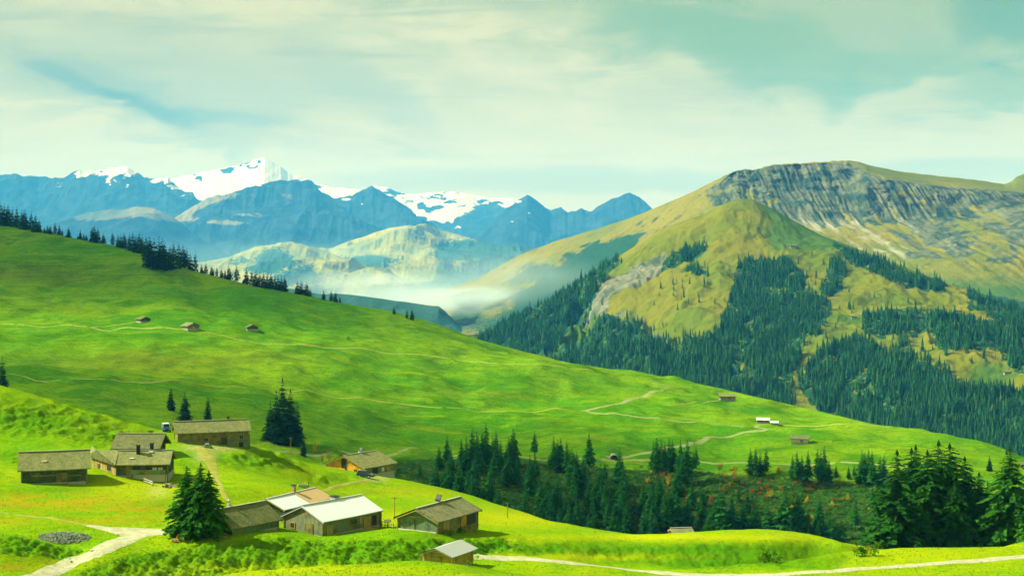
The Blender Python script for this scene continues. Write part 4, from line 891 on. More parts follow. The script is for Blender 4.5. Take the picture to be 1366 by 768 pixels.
# ------------------------------------------------------------------ small things round the barns
def fence(name, label, pix, sheet, h=0.9, step=1.8, rails=2, mat='wood_tan'):
    P = [cast(a, b_, sheet) for a, b_ in pix]
    s = [0]
    for i in range(1, len(P)): s.append(s[-1] + (P[i] - P[i - 1]).length)
    n = max(2, int(s[-1] / step) + 1)
    q = []
    for t in np.linspace(0, s[-1], n):
        i = min(len(P) - 2, int(np.searchsorted(s, t, side='right')) - 1)
        p = P[i].lerp(P[i + 1], (t - s[i]) / max(1e-6, s[i + 1] - s[i])); z = down(p.x, p.y, sheet); q.append(Vector((p.x, p.y, z)))
    r = empty(name, q[0]); tag(r, label, 'fence'); o = q[0]
    for p in q:
        m = MB(); k = p - o; m.tube(k - Vector((0, 0, .3)), k + Vector((random.uniform(-.04, .04), 0, h + .1)), .07, .06, 6); m.build('post', M['wood_old'], r)
    for j in range(rails):
        m = MB()
        for a, b_ in zip(q[:-1], q[1:]):
            z = h * (0.45 + 0.5 * j / max(1, rails - 1)); m.tube(a - o + Vector((0, -.07, z + random.uniform(-.05, .05))), b_ - o + Vector((0, -.07, z + random.uniform(-.05, .05))), .06, n=6)
        m.build('rail', M[mat], r)
    return r
fence('rail_fence', 'low wooden rail fence curving below the big spruces by the small barn', [(237,706.5),(250,710.5),(268,714.5),(285,717),(302,718.5)], near, .75, 1.5)
fence('rail_fence', 'short wooden fence with pale boards between the white roofed barn and plank barn', [(500,704),(508,702),(517,703),(525,705)], near, .8, 1.6)
fence('rail_fence', 'short pale board fence on the grass in front of the low farmhouse', [(192,643),(198,645),(204,647.5)], near, .7, 1.2, 2, 'plaster')
def pole(label, u, v, hpx, sheet, mk='wood_old', lamp=False):
    p = cast(u, v, sheet); h = hpx * p.y / F
    r = empty('wooden_pole', p); tag(r, label, 'pole')
    m = MB(); m.tube((0, 0, -.3), (0, 0, h), .1, .07, 8); m.build('shaft', M[mk], r)
    m = MB(); m.box((0, 0, h - .25), (.9, .09, .1)); m.build('crossarm', M[mk], r)
pole('thin dark wooden pole standing alone on the bright slope right of the plank barn', 677, 690, 21, near)
pole('thin pole rising behind the crest between the long barn and the orange house', 388, 611, 28, near)
pole('slim wooden pole on the meadow behind the plank barn', 526, 688, 26, near, 'wood_tan')
p = cast(517, 703.5, near)
r = empty('sign_board', p, R(10)); tag(r, 'small pale board on a post beside the plank barn', 'sign')
m = MB(); m.box((0, -.06, 1.05), (1.1, .05, .5)); m.build('board', M['plaster'], r)
m = MB(); m.tube((0, 0, -.2), (0, 0, 1.35), .07, n=6); m.build('post', M['wood_old'], r)
# heaps
def heap(name, label, cat, u, v, rx, ry, rz, n, size, mats, sheet, logs=False, kind=None, group=None):
    c = cast(u, v, sheet); V, Fc, MI = [], [], []
    for i in range(n):
        rr = math.sqrt(random.random()); th = random.uniform(0, 2 * math.pi)
        x, y = rr * math.cos(th) * rx, rr * math.sin(th) * ry
        z = down(c.x + x, c.y + y, sheet) - c.z + rz * (1 - rr ** 1.6) * random.uniform(.5, 1)
        s = size * random.uniform(.5, 1.3); rot = Matrix.Rotation(random.uniform(0, 6.3), 3, 'Z') @ Matrix.Rotation(random.uniform(-.6, .6), 3, 'X')
        if logs: ax = (s * 2.2, s * .5, s * .5)
        else: ax = (s, s * random.uniform(.6, 1), s * random.uniform(.5, .9))
        b0 = len(V)
        pts = [(math.cos(k * math.pi / 3), math.sin(k * math.pi / 3)) for k in range(6)]
        for e in (-1, 1):
            for a, d in pts:
                q = Vector((e * ax[0] * (1 if logs else random.uniform(.4, .7)), a * ax[1] * (1 if logs else random.uniform(.8, 1.2)), d * ax[2])); q = rot @ q; V.append((x + q.x, y + q.y, z + q.z))
        for k in range(6): Fc.append((b0 + k, b0 + (k + 1) % 6, b0 + 6 + (k + 1) % 6, b0 + 6 + k)); MI.append(i % len(mats))
        Fc.append(tuple(b0 + k for k in range(5, -1, -1))); Fc.append(tuple(b0 + 6 + k for k in range(6))); MI += [i % len(mats)] * 2
    me = bpy.data.meshes.new(name); me.from_pydata(V, [], Fc)
    for k in mats: me.materials.append(M[k])
    for p_, k in zip(me.polygons, MI): p_.material_index = k
    o = bpy.data.objects.new(name, me); link(o); o.location = c; tag(o, label, cat, group, kind)
    return o
heap('stone_heap', 'flat heap of grey rubble stones on the meadow left of the road fork', 'stone heap', 86, 716.5, 3.6, 2.8, .55, 900, .15, ['rubble', 'rubble', 'rubble', 'stone'], near)
heap('firewood_pile', 'heap of split orange firewood at the left end of the rail fence', 'firewood', 242, 719, 1.2, .9, .9, 60, .16, ['logend', 'wood_tan', 'autumn_o'], near, True)
heap('firewood_pile', 'pile of logs and boards at the right corner of the low farmhouse', 'firewood', 229, 649, 1.6, 1.2, .6, 50, .2, ['logend', 'stone', 'wood_dark'], near, True)
heap('boulder', 'grey boulder on the bare yard in front of the long barn', 'boulder', 277, 597, .7, .6, .5, 9, .6, ['rubble'], near)
p = cast(404, 650, near); r = empty('water_trough', p, R(15)); tag(r, 'small stone water trough on the grass behind the tan roof sheet', 'trough')
m = MB(); m.box((0, -.4, .3), (1.9, .1, .5)); m.box((0, .4, .3), (1.9, .1, .5)); m.box((-.9, 0, .3), (.1, .7, .5)); m.box((.9, 0, .3), (.1, .7, .5)); m.box((0, 0, .1), (1.7, .7, .1)); m.build('basin', M['stone'], r)
m = MB(); m.box((1.05, 0, .5), (.15, .15, 1.1)); m.tube((1.05, 0, .9), (.6, 0, .85), .04, n=6); m.build('spout_post', M['wood_old'], r)

# ------------------------------------------------------------------ spruces
def spruce(seed, whorls, per, sprays, rad=0.19, base=0.05, ragged=0.25, droop=0.35, bulk=1.0, env=0.85):
    """unit-height crown: (verts, tris). Branches in whorls, each carrying kite-shaped sprays"""
    rg = np.random.default_rng(seed); V, Tn = [], []
    def tri(a, b, c):
        n = len(V); V.extend([a, b, c]); Tn.append((n, n + 1, n + 2))
    for w in range(whorls):
        f = (w + rg.uniform(-.3, .3)) / whorls; f = min(max(f, 0), 0.995)
        h = base + (0.985 - base) * f ** 0.92
        rmax = rad * (1 - f) ** env * (0.75 + 0.25 * min(1, f / 0.12)) + 0.006
        nb = max(4, int(per * (0.45 + 0.55 * (1 - f))))
        ph = rg.uniform(0, 6.28)
        for k in range(nb):
            if rg.random() < ragged * 0.35: continue
            az = ph + k * 2 * np.pi / nb + rg.uniform(-.3, .3)
            ln = rmax * rg.uniform(1 - ragged * 1.6, 1 + ragged * 0.6)
            d = np.array([np.cos(az), np.sin(az), 0]); sd = np.array([-np.sin(az), np.cos(az), 0])
            rise = 0.25 * f - 0.05; hh = h + rg.uniform(-.012, .012)
            for s in range(sprays):
                t = (s + rg.uniform(.2, .9)) / sprays
                p = d * ln * t + np.array([0, 0, hh + ln * (rise * t - droop * t * t)])
                for side in (-1, 1):
                    L2 = bulk * ln * (0.30 + 0.18 * (1 - t)) * rg.uniform(.7, 1.25)
                    out = d * rg.uniform(.55, 1.0) + sd * side * rg.uniform(.35, 1.0) + np.array([0, 0, -rg.uniform(.15, .75)])
                    out /= np.linalg.norm(out)
                    up = np.array([0, 0, 1.0]) * 0.5 + sd * rg.uniform(-.7, .7); wv = np.cross(out, up); wv /= np.linalg.norm(wv) + 1e-9
                    wd = L2 * rg.uniform(.26, .42)
                    a, e = p - out * L2 * .1, p + out * L2
                    mdl = p + out * L2 * .42
                    tri(a, mdl + wv * wd, e); tri(a, e, mdl - wv * wd)
            if sprays == 1: continue
    # leader
    for k in range(6):
        az = k * 1.05; d = np.array([np.cos(az), np.sin(az), 0]) * 0.012
        tri(np.array([0, 0, 1.0]), d + np.array([0, 0, .955]), -d * .3 + np.array([0, 0, .93]))
    return np.array(V), np.array(Tn)
def trunk_mesh(h0=0, top=0.93, r=0.014, n=7):
    m = MB(); m.tube((0, 0, -0.03), (0, 0, 0.5), r, r * .6, n); m.tube((0, 0, 0.5), (0, 0, top), r * .6, r * .1, n)
    me = bpy.data.meshes.new('trunk'); me.from_pydata(m.v, [], m.f); me.materials.append(M['trunk'])
    for p_ in me.polygons: p_.use_smooth = True
    return me
def crown_mesh(mat, *a, **k):
    V, Tn = spruce(*a, **k)
    return raw_mesh('crown', V, Tn.ravel(), 3, M[mat], smooth_=False)
TRUNK = trunk_mesh()
BIG = [crown_mesh('needle_deep', 300 + i, 46, 19, 12, rad=r_, base=.02, ragged=.6, droop=.38, bulk=.68, env=.75) for i, r_ in enumerate((0.27, 0.23, 0.29, 0.25))]
HERO = [crown_mesh('needle_near', 330 + i, 42, 19, 12, rad=r_, base=.03, ragged=.45, droop=.3, bulk=.66, env=.68) for i, r_ in enumerate((0.30, 0.27, 0.28))]
MID = [crown_mesh('needle', 310 + i, 28, 12, 3, rad=r_, base=b_, ragged=.4, droop=.4, bulk=1.7) for i, (r_, b_) in enumerate(((0.16, .10), (0.14, .2), (0.18, .04), (0.13, .26)))]
SOL = [crown_mesh('needle_dark', 320 + i, 26, 12, 3, rad=r_, base=.02, ragged=.3, droop=.35, bulk=1.5) for i, r_ in enumerate((0.18, 0.21, 0.16))]
def ridge_mesh(seed, r_, b_):
    V, Tn = spruce(seed, 20, 10, 2, rad=r_, base=b_, ragged=.35, droop=.4, bulk=1.9)
    m = MB(); m.tube((0, 0, -.03), (0, 0, .8), .016, .004, 5)
    tv = np.array(m.v); tf = []
    for f in m.f:
        for k in range(1, len(f) - 1): tf.append((f[0], f[k], f[k + 1]))
    tf = np.array(tf) + len(V)
    return raw_mesh('spruce', np.vstack([V, tv]), np.vstack([Tn, tf]).ravel(), 3, [M['needle_dark'], M['trunk']], smooth_=False, matidx=np.r_[np.zeros(len(Tn)), np.ones(len(tf))])
RID = [ridge_mesh(340 + i, r_, b_) for i, (r_, b_) in enumerate(((0.22, .04), (0.17, .08), (0.25, .02), (0.16, .1)))]
ORD = 'first second third fourth fifth sixth seventh eighth ninth tenth eleventh twelfth thirteenth fourteenth fifteenth sixteenth seventeenth eighteenth nineteenth twentieth'.split()
def tree(meshes, pos, h, label, group=None, fat=1.0, parts=True, name='spruce_tree', cat='tree', i=None):
    me = meshes[i % len(meshes)] if i is not None else random.choice(meshes)
    rz = random.uniform(0, 6.28); tilt = random.uniform(-.02, .02)
    if parts:
        r = empty(name, pos, rz); tag(r, label, cat, group); r.rotation_euler.x = tilt
        c = link(bpy.data.objects.new('crown', me), r); c.scale = (h * fat, h * fat, h)
        t = link(bpy.data.objects.new('trunk', TRUNK), r); t.scale = (h * 1.1, h * 1.1, h)
    else:
        r = link(bpy.data.objects.new(name, me)); r.location = pos; r.rotation_euler = (tilt, 0, rz); r.scale = (h * fat, h * fat, h); tag(r, label, cat, group)
    return r

# three spruces by the small barn
for k, (u_, v_, h_, lab) in enumerate([(249,712,92,'bright green spruce, left stem of the tight clump beside the small dark barn'),(267,714,98,'tallest bright green spruce, middle of the tight clump beside the small dark barn'),(280,713,88,'bright green spruce, right stem of the clump touching the small dark barn')]):
    p = cast(u_, v_, near); tree(HERO, p, h_ * p.y / F, lab, 'spruces beside the small barn', i=k)
# tall spruces on the right, behind the near meadow: crown top pixel, distance
tall = [(1178,640,352,.9),(1196,597,350,1.15),(1213,594,365,1.0),(1222,590,372,1.0),(1237,597,358,1.1),(1252,584,362,1.15),(1267,588,372,1.1),(1287,606,365,1.1),(1306,627,375,1.1),(1318,640,368,1.1),(1347,592,350,.95),(1362,640,362,1.1),(1335,655,372,1.1),(1296,648,356,1.1),(1275,640,352,1.0)]
tall_l = ['short bright spruce at the left foot of the tall spruce grove','broad spruce with feathery left side, left edge of the tall grove','slim topped spruce just right of the broad left spruce of the grove','narrow spruce leaning on the centre of the tall grove from its left','dense spruce left of the highest top of the grove','highest spruce in the centre of the tall grove on the right','high spruce with twin looking top right of the grove centre','full spruce on the right shoulder of the tall grove','lower dark spruce in the dip between grove and the lone ragged spruce','short dark spruce filling the dip left of the ragged spruce','tall ragged spruce with gaps at the right end of the grove','short spruce at the right picture edge below the ragged spruce','low dark spruce under the dip of the tall grove','dark low spruce in front of the right shoulder of the grove','dark low spruce in front of the grove centre']
for k, ((u_, vt, Y_, fat), lab) in enumerate(zip(tall, tall_l)):
    x, y = (u_ - U0) / F * Y_, Y_; z = down(x, y, near); h = -(vt - V0) / F * Y_ - z
    tree(BIG, (x, y, z - .2), h, lab, 'tall spruces on the right', fat * 1.15, i=k)
# lone trees on the middle hill
lone = [(228,547,33,'small dark spruce, left of three behind the long barn'),(247,561,39,'broad dark spruce, middle of three behind the long barn'),(277,562,36,'pointed dark spruce, right of three behind the long barn'),(3,529,54,'dark spruce at the left picture edge above the rough slope'),
        (361,586,52,'leftmost spruce of the dark clump below the left hill'),(369,590,70,'spruce left of the highest in the dark clump below the left hill'),(377,591,88,'highest spruce of the dark clump below the left hill'),(387,592,74,'spruce right of the highest in the dark clump below the left hill'),(396,590,56,'rightmost full spruce of the dark clump below the left hill'),(405,608,26,'small dark spruce on the crest below the dark clump'),
        (1320,628,22,'small solitary spruce on the slope left of the ragged tall spruce'),(1343,606,10,'tiny spruce on the crest of the green hill at the right')]
for k, (u_, v_, h_, lab) in enumerate(lone):
    p = cast(u_, v_, mid); tree(SOL, p, h_ * p.y / F, lab, 'lone spruces on the green hill', 1.2 if k == 1 else (1.06 if k in (4, 5, 7, 8) else 1.0), i=k)
# skyline trees of the left hill (u, top row, base row)
T5 = lambda L: [(x / 4.553, 230 + a / 4.553, 230 + b_ / 4.553) for x, a, b_ in L]
T6 = lambda L: [(200 + x / 2.97, 190 + a / 2.97, 190 + b_ / 2.97) for x, a, b_ in L]
rows = [
 ('skyline trees at the left picture edge', 'dark spruce on the skyline at the far left', T5([(3,185,300),(25,190,305),(48,198,312),(75,213,318),(100,213,325),(133,230,340),(150,228,345),(190,237,352),(215,255,362),(238,280,364)])),
 ('scattered skyline trees', 'small dark spruce standing loose on the left skyline', T5([(270,330,368),(288,315,370),(305,320,374),(333,300,374),(360,315,380),(378,340,382),(416,333,390),(470,378,398),(488,345,402),(508,365,404),(524,375,406),(560,325,410),(574,320,412),(596,335,414),(627,368,422),(685,358,430)])),
 ('dark clump on the left ridge', 'dark spruce in the dense clump on the left ridge', T5([(718,380,432),(735,375,436),(756,365,440),(785,370,450),(805,362,460),(825,380,475),(845,370,490),(865,380,500),(885,390,515),(910,385,530),(893,400,575),(915,420,580),(938,405,582),(963,393,584),(985,405,586),(1003,430,588),(1022,470,588),(1045,490,585),(1032,440,530),(1055,420,520),(1085,430,530),(1112,440,540),(1132,460,545),(1088,505,585),(1155,490,555),(1185,483,560)])),
 ('spruces stepping down the ridge', 'slender spruce on the crest below the dense clump', T6([(205,482,512),(222,472,515),(245,488,518),(265,490,524),(283,496,530),(297,500,534),(313,487,538),(343,482,546)])),
 ('even row of spruces on the crest', 'spruce in the even row on the crest of the green hill', T6([(382,500,556),(405,502,560),(420,510,562),(435,511,565),(450,514,568),(465,514,571),(480,519,574),(495,523,577),(508,525,580),(520,526,582),(533,528,585)])),
 ('last small trees on the crest', 'small spruce near the lower end of the crest', T6([(585,545,598),(600,546,600),(620,553,604),(636,573,606),(688,583,620),(718,585,628),(735,590,632),(753,605,636),(967,648,680),(1018,660,696),(1038,658,702)])),
]
for gname, lab, L in rows:
    L = sorted(L)
    for k, (u_, vt, vb) in enumerate(L):
        j, q = k, cast(u_, vb, mid)
        while q is None and vb < 470: vb += 1.0; q = cast(u_, vb, mid)
        Yp = q.y; h = (vb - vt) * Yp / F * 1.05
        place = 'leftmost there' if k == 0 else ('rightmost there' if k == len(L) - 1 else (f'{ORD[k]} from left' if k < len(L) / 2 else f'{ORD[len(L) - 1 - k]} from right'))
        tree(RID, q, h, f'{lab}, {place}', gname, (1.0 if 'clump' in gname else 1.0) * random.uniform(.9, 1.15), parts=False, i=k)
# bright autumn trees and ravine rows along the valley road
T7 = lambda L: [(540 + x / 4.266, 540 + a / 4.266, 540 + b_ / 4.266) for x, a, b_ in L]
T8 = lambda L: [(860 + x / 4.266, 550 + a / 4.266, 550 + b_ / 4.266) for x, a, b_ in L]
rows2 = [
 ('spruces along the ravine edge, left part', 'spruce on the upper edge of the dense ravine wood', T7([(195,230,360),(240,172,350),(262,235,370),(325,190,370),(352,178,380),(385,128,360),(410,150,370),(440,140,345),(462,95,330),(500,180,360),(518,142,350),(545,200,380),(592,180,350),(617,128,350),(640,250,345),(738,143,300),(850,175,370),(870,195,380),(888,182,378),(920,200,390),(940,250,390),(962,268,385),(1050,150,345),(1138,320,440),(1210,310,450),(1238,300,450),(85,310,420)])),
 ('clump of spruces on the valley road', 'bare stemmed spruce in the clump right of the road tunnel', T8([(50,160,325),(70,140,340),(92,150,345),(115,165,348),(140,140,330),(160,150,320)])),
 ('second clump on the valley road', 'spruce in the loose clump, second right of the road tunnel', T8([(205,155,350),(225,200,400),(243,150,400),(275,220,315),(292,195,318)])),
 ('third clump on the valley road', 'slim spruce in the four tree clump below the white hill barn', T8([(602,200,355),(632,195,362),(657,225,358),(690,200,358)])),
 ('fourth clump on the valley road', 'pale stemmed spruce in the clump below the dark farmstead', T8([(842,235,380),(868,213,392),(895,240,395),(928,213,400)])),
 ('fifth clump on the valley road', 'full spruce in the clump right of the pale stemmed one', T8([(985,205,390),(1005,215,395),(1022,185,398),(1050,260,395),(1088,288,385)])),
 ('clump left of the tall grove', 'spruce in the clump between valley road and the tall grove', T8([(1160,300,378),(1192,290,382),(1235,213,400),(1255,225,400),(1272,200,408),(1298,215,440),(1340,245,420),(1362,235,430)])),
 ('nearer spruces in the autumn scrub', 'mid green spruce rising out of the autumn scrub in the ravine', T8([(400,480,700),(435,410,715),(500,480,715),(560,500,712),(640,530,715),(700,510,712),(800,410,715),(870,460,712),(930,540,720),(1050,570,735),(1120,600,735),(980,620,725),(760,560,720)])),
]
for gname, lab, L in rows2:
    L = sorted(L)
    for k, (u_, vt, vb) in enumerate(L):
        q = cast(u_, vb, mid)
        if q is None: continue
        place = 'leftmost there' if k == 0 else ('rightmost there' if k == len(L) - 1 else (f'{ORD[k]} from left' if k < len(L) / 2 else f'{ORD[len(L) - 1 - k]} from right'))
        tree(MID, q, (vb - vt) * q.y / F, f'{lab}, {place}', gname, (1.0 if 'nearer' not in gname else 1.35) * random.uniform(.9, 1.2), i=k * 7 + len(L))
cnt = 0
while cnt < 95:
    u_ = random.uniform(575, 905); vb = random.uniform(640, 735)
    if vb < 640 + (u_ - 640) * 0.05: continue
    q = cast(u_, vb, mid)
    if q is None: continue
    tree(MID, q, random.uniform(38, 56) * q.y / F, 'dark spruce deep in the dense ravine wood, hemmed in by others', 'spruces in the dense ravine wood', random.uniform(.95, 1.3)); cnt += 1

cnt = 0
while cnt < 34:
    u_ = random.uniform(880, 1185); vb = random.uniform(668, 740)
    q = cast(u_, vb, mid)
    if q is None: continue
    tree(MID, q, random.uniform(24, 44) * q.y / F, 'small dark spruce half lost in the ravine scrub, like its neighbours', 'small spruces in the ravine scrub', random.uniform(1.0, 1.4)); cnt += 1

# ------------------------------------------------------------------ broadleaf bushes
def leaf_ball(seed, n=70, mat='scrub', flat=0.8, leaf=0.22):
    rg = np.random.default_rng(seed); V = []
    lob = rg.normal(0, .35, (6, 3)); lob[:, 2] = np.abs(lob[:, 2]) + .35
    for i in range(n):
        c = lob[rg.integers(6)] + rg.normal(0, .22, 3); c[2] = max(.02, c[2] * flat)
        a, b_ = rg.normal(0, 1, 3), rg.normal(0, 1, 3); a /= np.linalg.norm(a); b_ /= np.linalg.norm(b_)
        V += [c - a * leaf, c + a * leaf * .6 + b_ * leaf * .6, c + a * leaf * .6 - b_ * leaf * .6]
    return np.array(V)
BUSH = {k: [raw_mesh('leaves', leaf_ball(400 + j * 7 + i, 110, flat=fl), np.arange(330), 3, M[k], smooth_=False) for i, fl in enumerate((.9, 1.3, 1.7))] for j, k in enumerate(('autumn_y', 'autumn_o', 'autumn_g', 'shrub'))}
def bush(kind, u_, v_, wpx, label, sheet, group=None, i=0, tall=1.0, name='autumn_bush', cat='bush'):
    q = cast(u_, v_, sheet)
    if q is None: return
    s = wpx * q.y / F * .5
    r = empty(name, q, random.uniform(0, 6)); tag(r, label, cat, group)
    c = link(bpy.data.objects.new('crown', BUSH[kind][i % 3]), r); c.scale = (s, s, s * tall)
    t = link(bpy.data.objects.new('trunk', TRUNK), r); t.scale = (s * 4, s * 4, s * tall)
bush('autumn_o', 387, 577, 11, 'rust brown tree against the dark spruce clump below the left hill', mid, i=2, tall=1.4, name='autumn_tree', cat='tree')
bush('autumn_y', 420, 603, 9, 'small yellow tree right of the dark spruce clump', mid, i=2, tall=1.6, name='autumn_tree', cat='tree')
bush('autumn_o', 430, 617, 6, 'narrow rusty tree left of the orange house roof', mid, i=2, tall=2.0, name='autumn_tree', cat='tree')
bush('autumn_o', 439, 617, 7, 'taller rusty tree touching the orange house roof', mid, i=2, tall=2.2, name='autumn_tree', cat='tree')
bush('shrub', 465, 453, 7, 'single round green bush on the open green hillside', mid, i=0, name='green_bush')
bush('shrub', 1020, 748, 26, 'green bush in the hollow in front of the bright mound, left one', near, i=0, name='green_bush')
bush('shrub', 1036, 750, 18, 'lower green bush touching the left hollow bush', near, i=1, name='green_bush')
bush('autumn_g', 1022, 744, 12, 'small yellowish bush behind the left hollow bush', near, i=1)
bush('shrub', 1150, 742, 26, 'green bush at the right end of the bright mound', near, i=0, name='green_bush')
bush('shrub', 1166, 741, 20, 'green bush between the mound and the tall spruces', near, i=1, name='green_bush')
bush('autumn_o', 1140, 737, 8, 'rusty bush left of the green bushes at the mound end', near, i=1)
bush('autumn_o', 1158, 736, 7, 'rusty upright bush beside the foot of the tall spruces', near, i=2, tall=1.5)
for k, (u_, v_, w, lab) in enumerate([(405,703,26,'green nettles along the left gable foot of the white roofed barn'),(432,713,18,'green nettles at the near corner of the white roofed barn'),(450,709,22,'green nettles along the front wall of the white roofed barn'),(612,710,22,'green bush at the front wall of the plank barn'),(600,713,14,'low green bush left along the plank barn wall'),(626,755,12,'low green bush in the shade of the log hut'),(242,578,16,'pale green bush at the left foot of the long barn')]):
    bush('shrub', u_, v_, w, lab, near, i=k, tall=.6, name='green_bush')
yl = [(868,628),(891,644),(907,650),(918,662),(865,641),(995,632),(987,663),(1027,660),(1077,668),(1055,675),(1081,702),(1131,664),(1082,690),(1159,678),(933,668),(1110,672)]
for k, (u_, v_) in enumerate(sorted(yl)):
    bush('autumn_y', u_, v_ + 3, random.uniform(6, 10), f'glowing yellow bush in the ravine scrub, {ORD[k]} yellow one from the left', mid, 'yellow bushes in the ravine', k, random.uniform(.9, 1.5))
for k in range(110):
    u_ = random.choice([random.uniform(865, 1190), random.uniform(940, 1120)]); v_ = random.gauss(645, 18) if random.random() < .7 else random.uniform(620, 720)
    v_ = max(625 + (u_ - 860) * .02, v_)
    bush(random.choice(['autumn_o', 'autumn_o', 'autumn_g']), u_, v_, random.uniform(5, 9), 'rusty or fading bush scattered in the ravine scrub below the valley road', mid, 'fading bushes in the ravine', k, random.uniform(.6, 1.3))

# ------------------------------------------------------------------ stuff: scrub, shrubs, tufts, far forest
def scatter_mesh(name, protos, pos, scale, mat, kind='stuff', stretch=None):
    out, tone = [], []
    for i, (p, s) in enumerate(zip(pos, scale)):
        V = protos[i % len(protos)]; a = rng.uniform(0, 6.28); c_, s_ = math.cos(a), math.sin(a)
        st = 1 if stretch is None else stretch[i]
        W = np.empty_like(V); W[:, 0] = (V[:, 0] * c_ - V[:, 1] * s_) * s; W[:, 1] = (V[:, 0] * s_ + V[:, 1] * c_) * s; W[:, 2] = V[:, 2] * s * st
        out.append(W + np.array(p)); tone.append(np.full(len(V), rng.random()))
    co = np.vstack(out)
    o = bpy.data.objects.new(name, raw_mesh(name, co, np.arange(len(co)), 3, M[mat], {'tone': np.concatenate(tone)}, smooth_=False)); link(o); o['kind'] = kind
    return o
def sample(polys, n, sheet):
    P = []
    polys = [(p, (max(x for x, _ in p) - min(x for x, _ in p)) * (max(y for _, y in p) - min(y for _, y in p))) for p in polys]
    tot = sum(a for _, a in polys)
    for p, a in polys:
        x0, x1 = min(x for x, _ in p), max(x for x, _ in p); y0, y1 = min(y for _, y in p), max(y for _, y in p)
        k = int(n * a / tot); uu = rng.uniform(x0, x1, k); vv = rng.uniform(y0, y1, k); ok = inpoly(uu, vv, p)
        for a_, b_ in zip(uu[ok], vv[ok]):
            q = cast(a_, b_, sheet)
            if q is not None: P.append(tuple(q))
    return P
sp = [leaf_ball(500 + i, 40, flat=.8, leaf=.28) for i in range(6)]
scr = sample([[(515,616),(700,618),(860,624),(1000,634),(1100,640),(1200,652),(1240,680),(1200,740),(880,740),(640,700),(520,650)]], 5200, mid)
o = scatter_mesh('ravine_scrub', sp, [p for i, p in enumerate(scr) if i % 4], [rng.uniform(.5, 1.5) for i in range(len(scr))], 'scrub'); tag(o, 'dense green and brown scrub covering the ravine slope', 'scrub')
o = scatter_mesh('fading_scrub', sp, scr[::4], [rng.uniform(.5, 1.3) for i in range(len(scr))], 'autumn_g'); tag(o, 'yellow green fading scrub between the darker ravine bushes', 'scrub')
P = sample([[(85,772),(180,738),(300,724),(380,720),(450,722),(520,721),(600,722),(680,718),(700,735),(640,740),(560,752),(400,754),(280,772)],[(0,712),(50,722),(112,735),(100,752),(60,742),(0,738)],[(0,532),(60,545),(140,566),(190,585),(160,592),(90,585),(0,570)],[(0,605),(70,610),(60,620),(0,615)],[(340,600),(400,618),(420,632),(360,622)],[(300,612),(330,606),(330,618),(300,622)]], 2600, near)
P = [q for q in P if ((q[0] + 8.5) / 5.5) ** 2 + ((q[1] - 187.5) / 6.5) ** 2 > 1 and q[1] > 177]
o = scatter_mesh('alpine_shrubs', sp, P, rng.uniform(.10, .38, len(P)), 'shrub', stretch=rng.uniform(.5, .9, len(P))); tag(o, 'low green alpine shrubs covering the bank and rough slopes of the hamlet', 'shrubs')
P = sample([[(0,330),(250,375),(600,450),(900,515),(1200,582),(1340,620),(1000,610),(500,600),(150,590),(0,520)]], 420, mid)
o = scatter_mesh('hill_scrub', sp, P, rng.uniform(.25, 1.1, len(P)), 'scrub', stretch=rng.uniform(.4, .8, len(P))); tag(o, 'tiny dark shrubs dotted over the green pasture hill', 'shrubs')
tuft = []
for i in range(5):
    rg = np.random.default_rng(600 + i); V = []
    for k in range(7):
        a = rg.uniform(0, 6.28); d = np.array([math.cos(a), math.sin(a), 0]); s = np.array([-d[1], d[0], 0]) * .1
        b_ = rg.normal(0, .25, 3) * (1, 1, 0); V += [b_ - s, b_ + s, b_ + d * rg.uniform(.2, .5) + np.array([0, 0, rg.uniform(.5, 1)])]
    tuft.append(np.array(V))
P = sample([[(0,530),(140,562),(330,600),(430,628),(560,646),(700,684),(850,716),(1100,722),(1366,724),(1366,768),(0,768)]], 36000, near)
keep = [p for p in P]
o = scatter_mesh('grass_tufts', tuft, keep, rng.uniform(.07, .24, len(keep)), 'blade'); tag(o, 'short green grass tufts scattered over the near meadow', 'grass')
# far forest: low spruces in tens of rows on the mountain
def low_spruce(seed):
    rg = np.random.default_rng(seed); V = []
    for t in range(5):
        z0 = .06 + t * .17; z1 = min(1, z0 + .34); r_ = .17 * (1 - t / 5.4); n = 7; ph = rg.uniform(0, 6)
        for k in range(n):
            a0, a1 = ph + k * 6.283 / n, ph + (k + 1) * 6.283 / n; q0, q1 = r_ * rg.uniform(.6, 1.2), r_ * rg.uniform(.6, 1.2)
            V += [np.array([math.cos(a0) * q0, math.sin(a0) * q0, z0 + rg.uniform(-.03, .03)]), np.array([math.cos(a1) * q1, math.sin(a1) * q1, z0 + rg.uniform(-.03, .03)]), np.array([0, 0, z1])]
    return np.array(V)
lows = [low_spruce(700 + i) for i in range(8)]
P = []
for p_ in FOREST: P += sample([p_], int(0.56 * (max(x for x, _ in p_) - min(x for x, _ in p_)) * (max(y for _, y in p_) - min(y for _, y in p_))), mount)
def gap(q):
    a, b_ = np.array([U0 + F * q[0] / q[1]]), np.array([V0 - F * q[2] / q[1]])
    a = a + 4 * pn(np.array([q[0] / 60]), np.array([q[1] / 60]), 81); b_ = b_ + 4 * pn(np.array([q[0] / 50]), np.array([q[1] / 50]), 82)
    return any(inpoly(a, b_, g)[0] for g in GAPS)
Pa = np.array(P); pu, pv_ = U0 + F * Pa[:, 0] / Pa[:, 1], V0 - F * Pa[:, 2] / Pa[:, 1]
wu = 20 * fbm(Pa[:, 0] / 80, Pa[:, 1] / 80, 3, 83); wv_ = 15 * fbm(Pa[:, 0] / 70, Pa[:, 1] / 70, 3, 84)
thin = inpoly(pu, pv_, [(735,470),(790,420),(840,420),(880,452),(960,452),(960,500),(860,500),(760,505)])
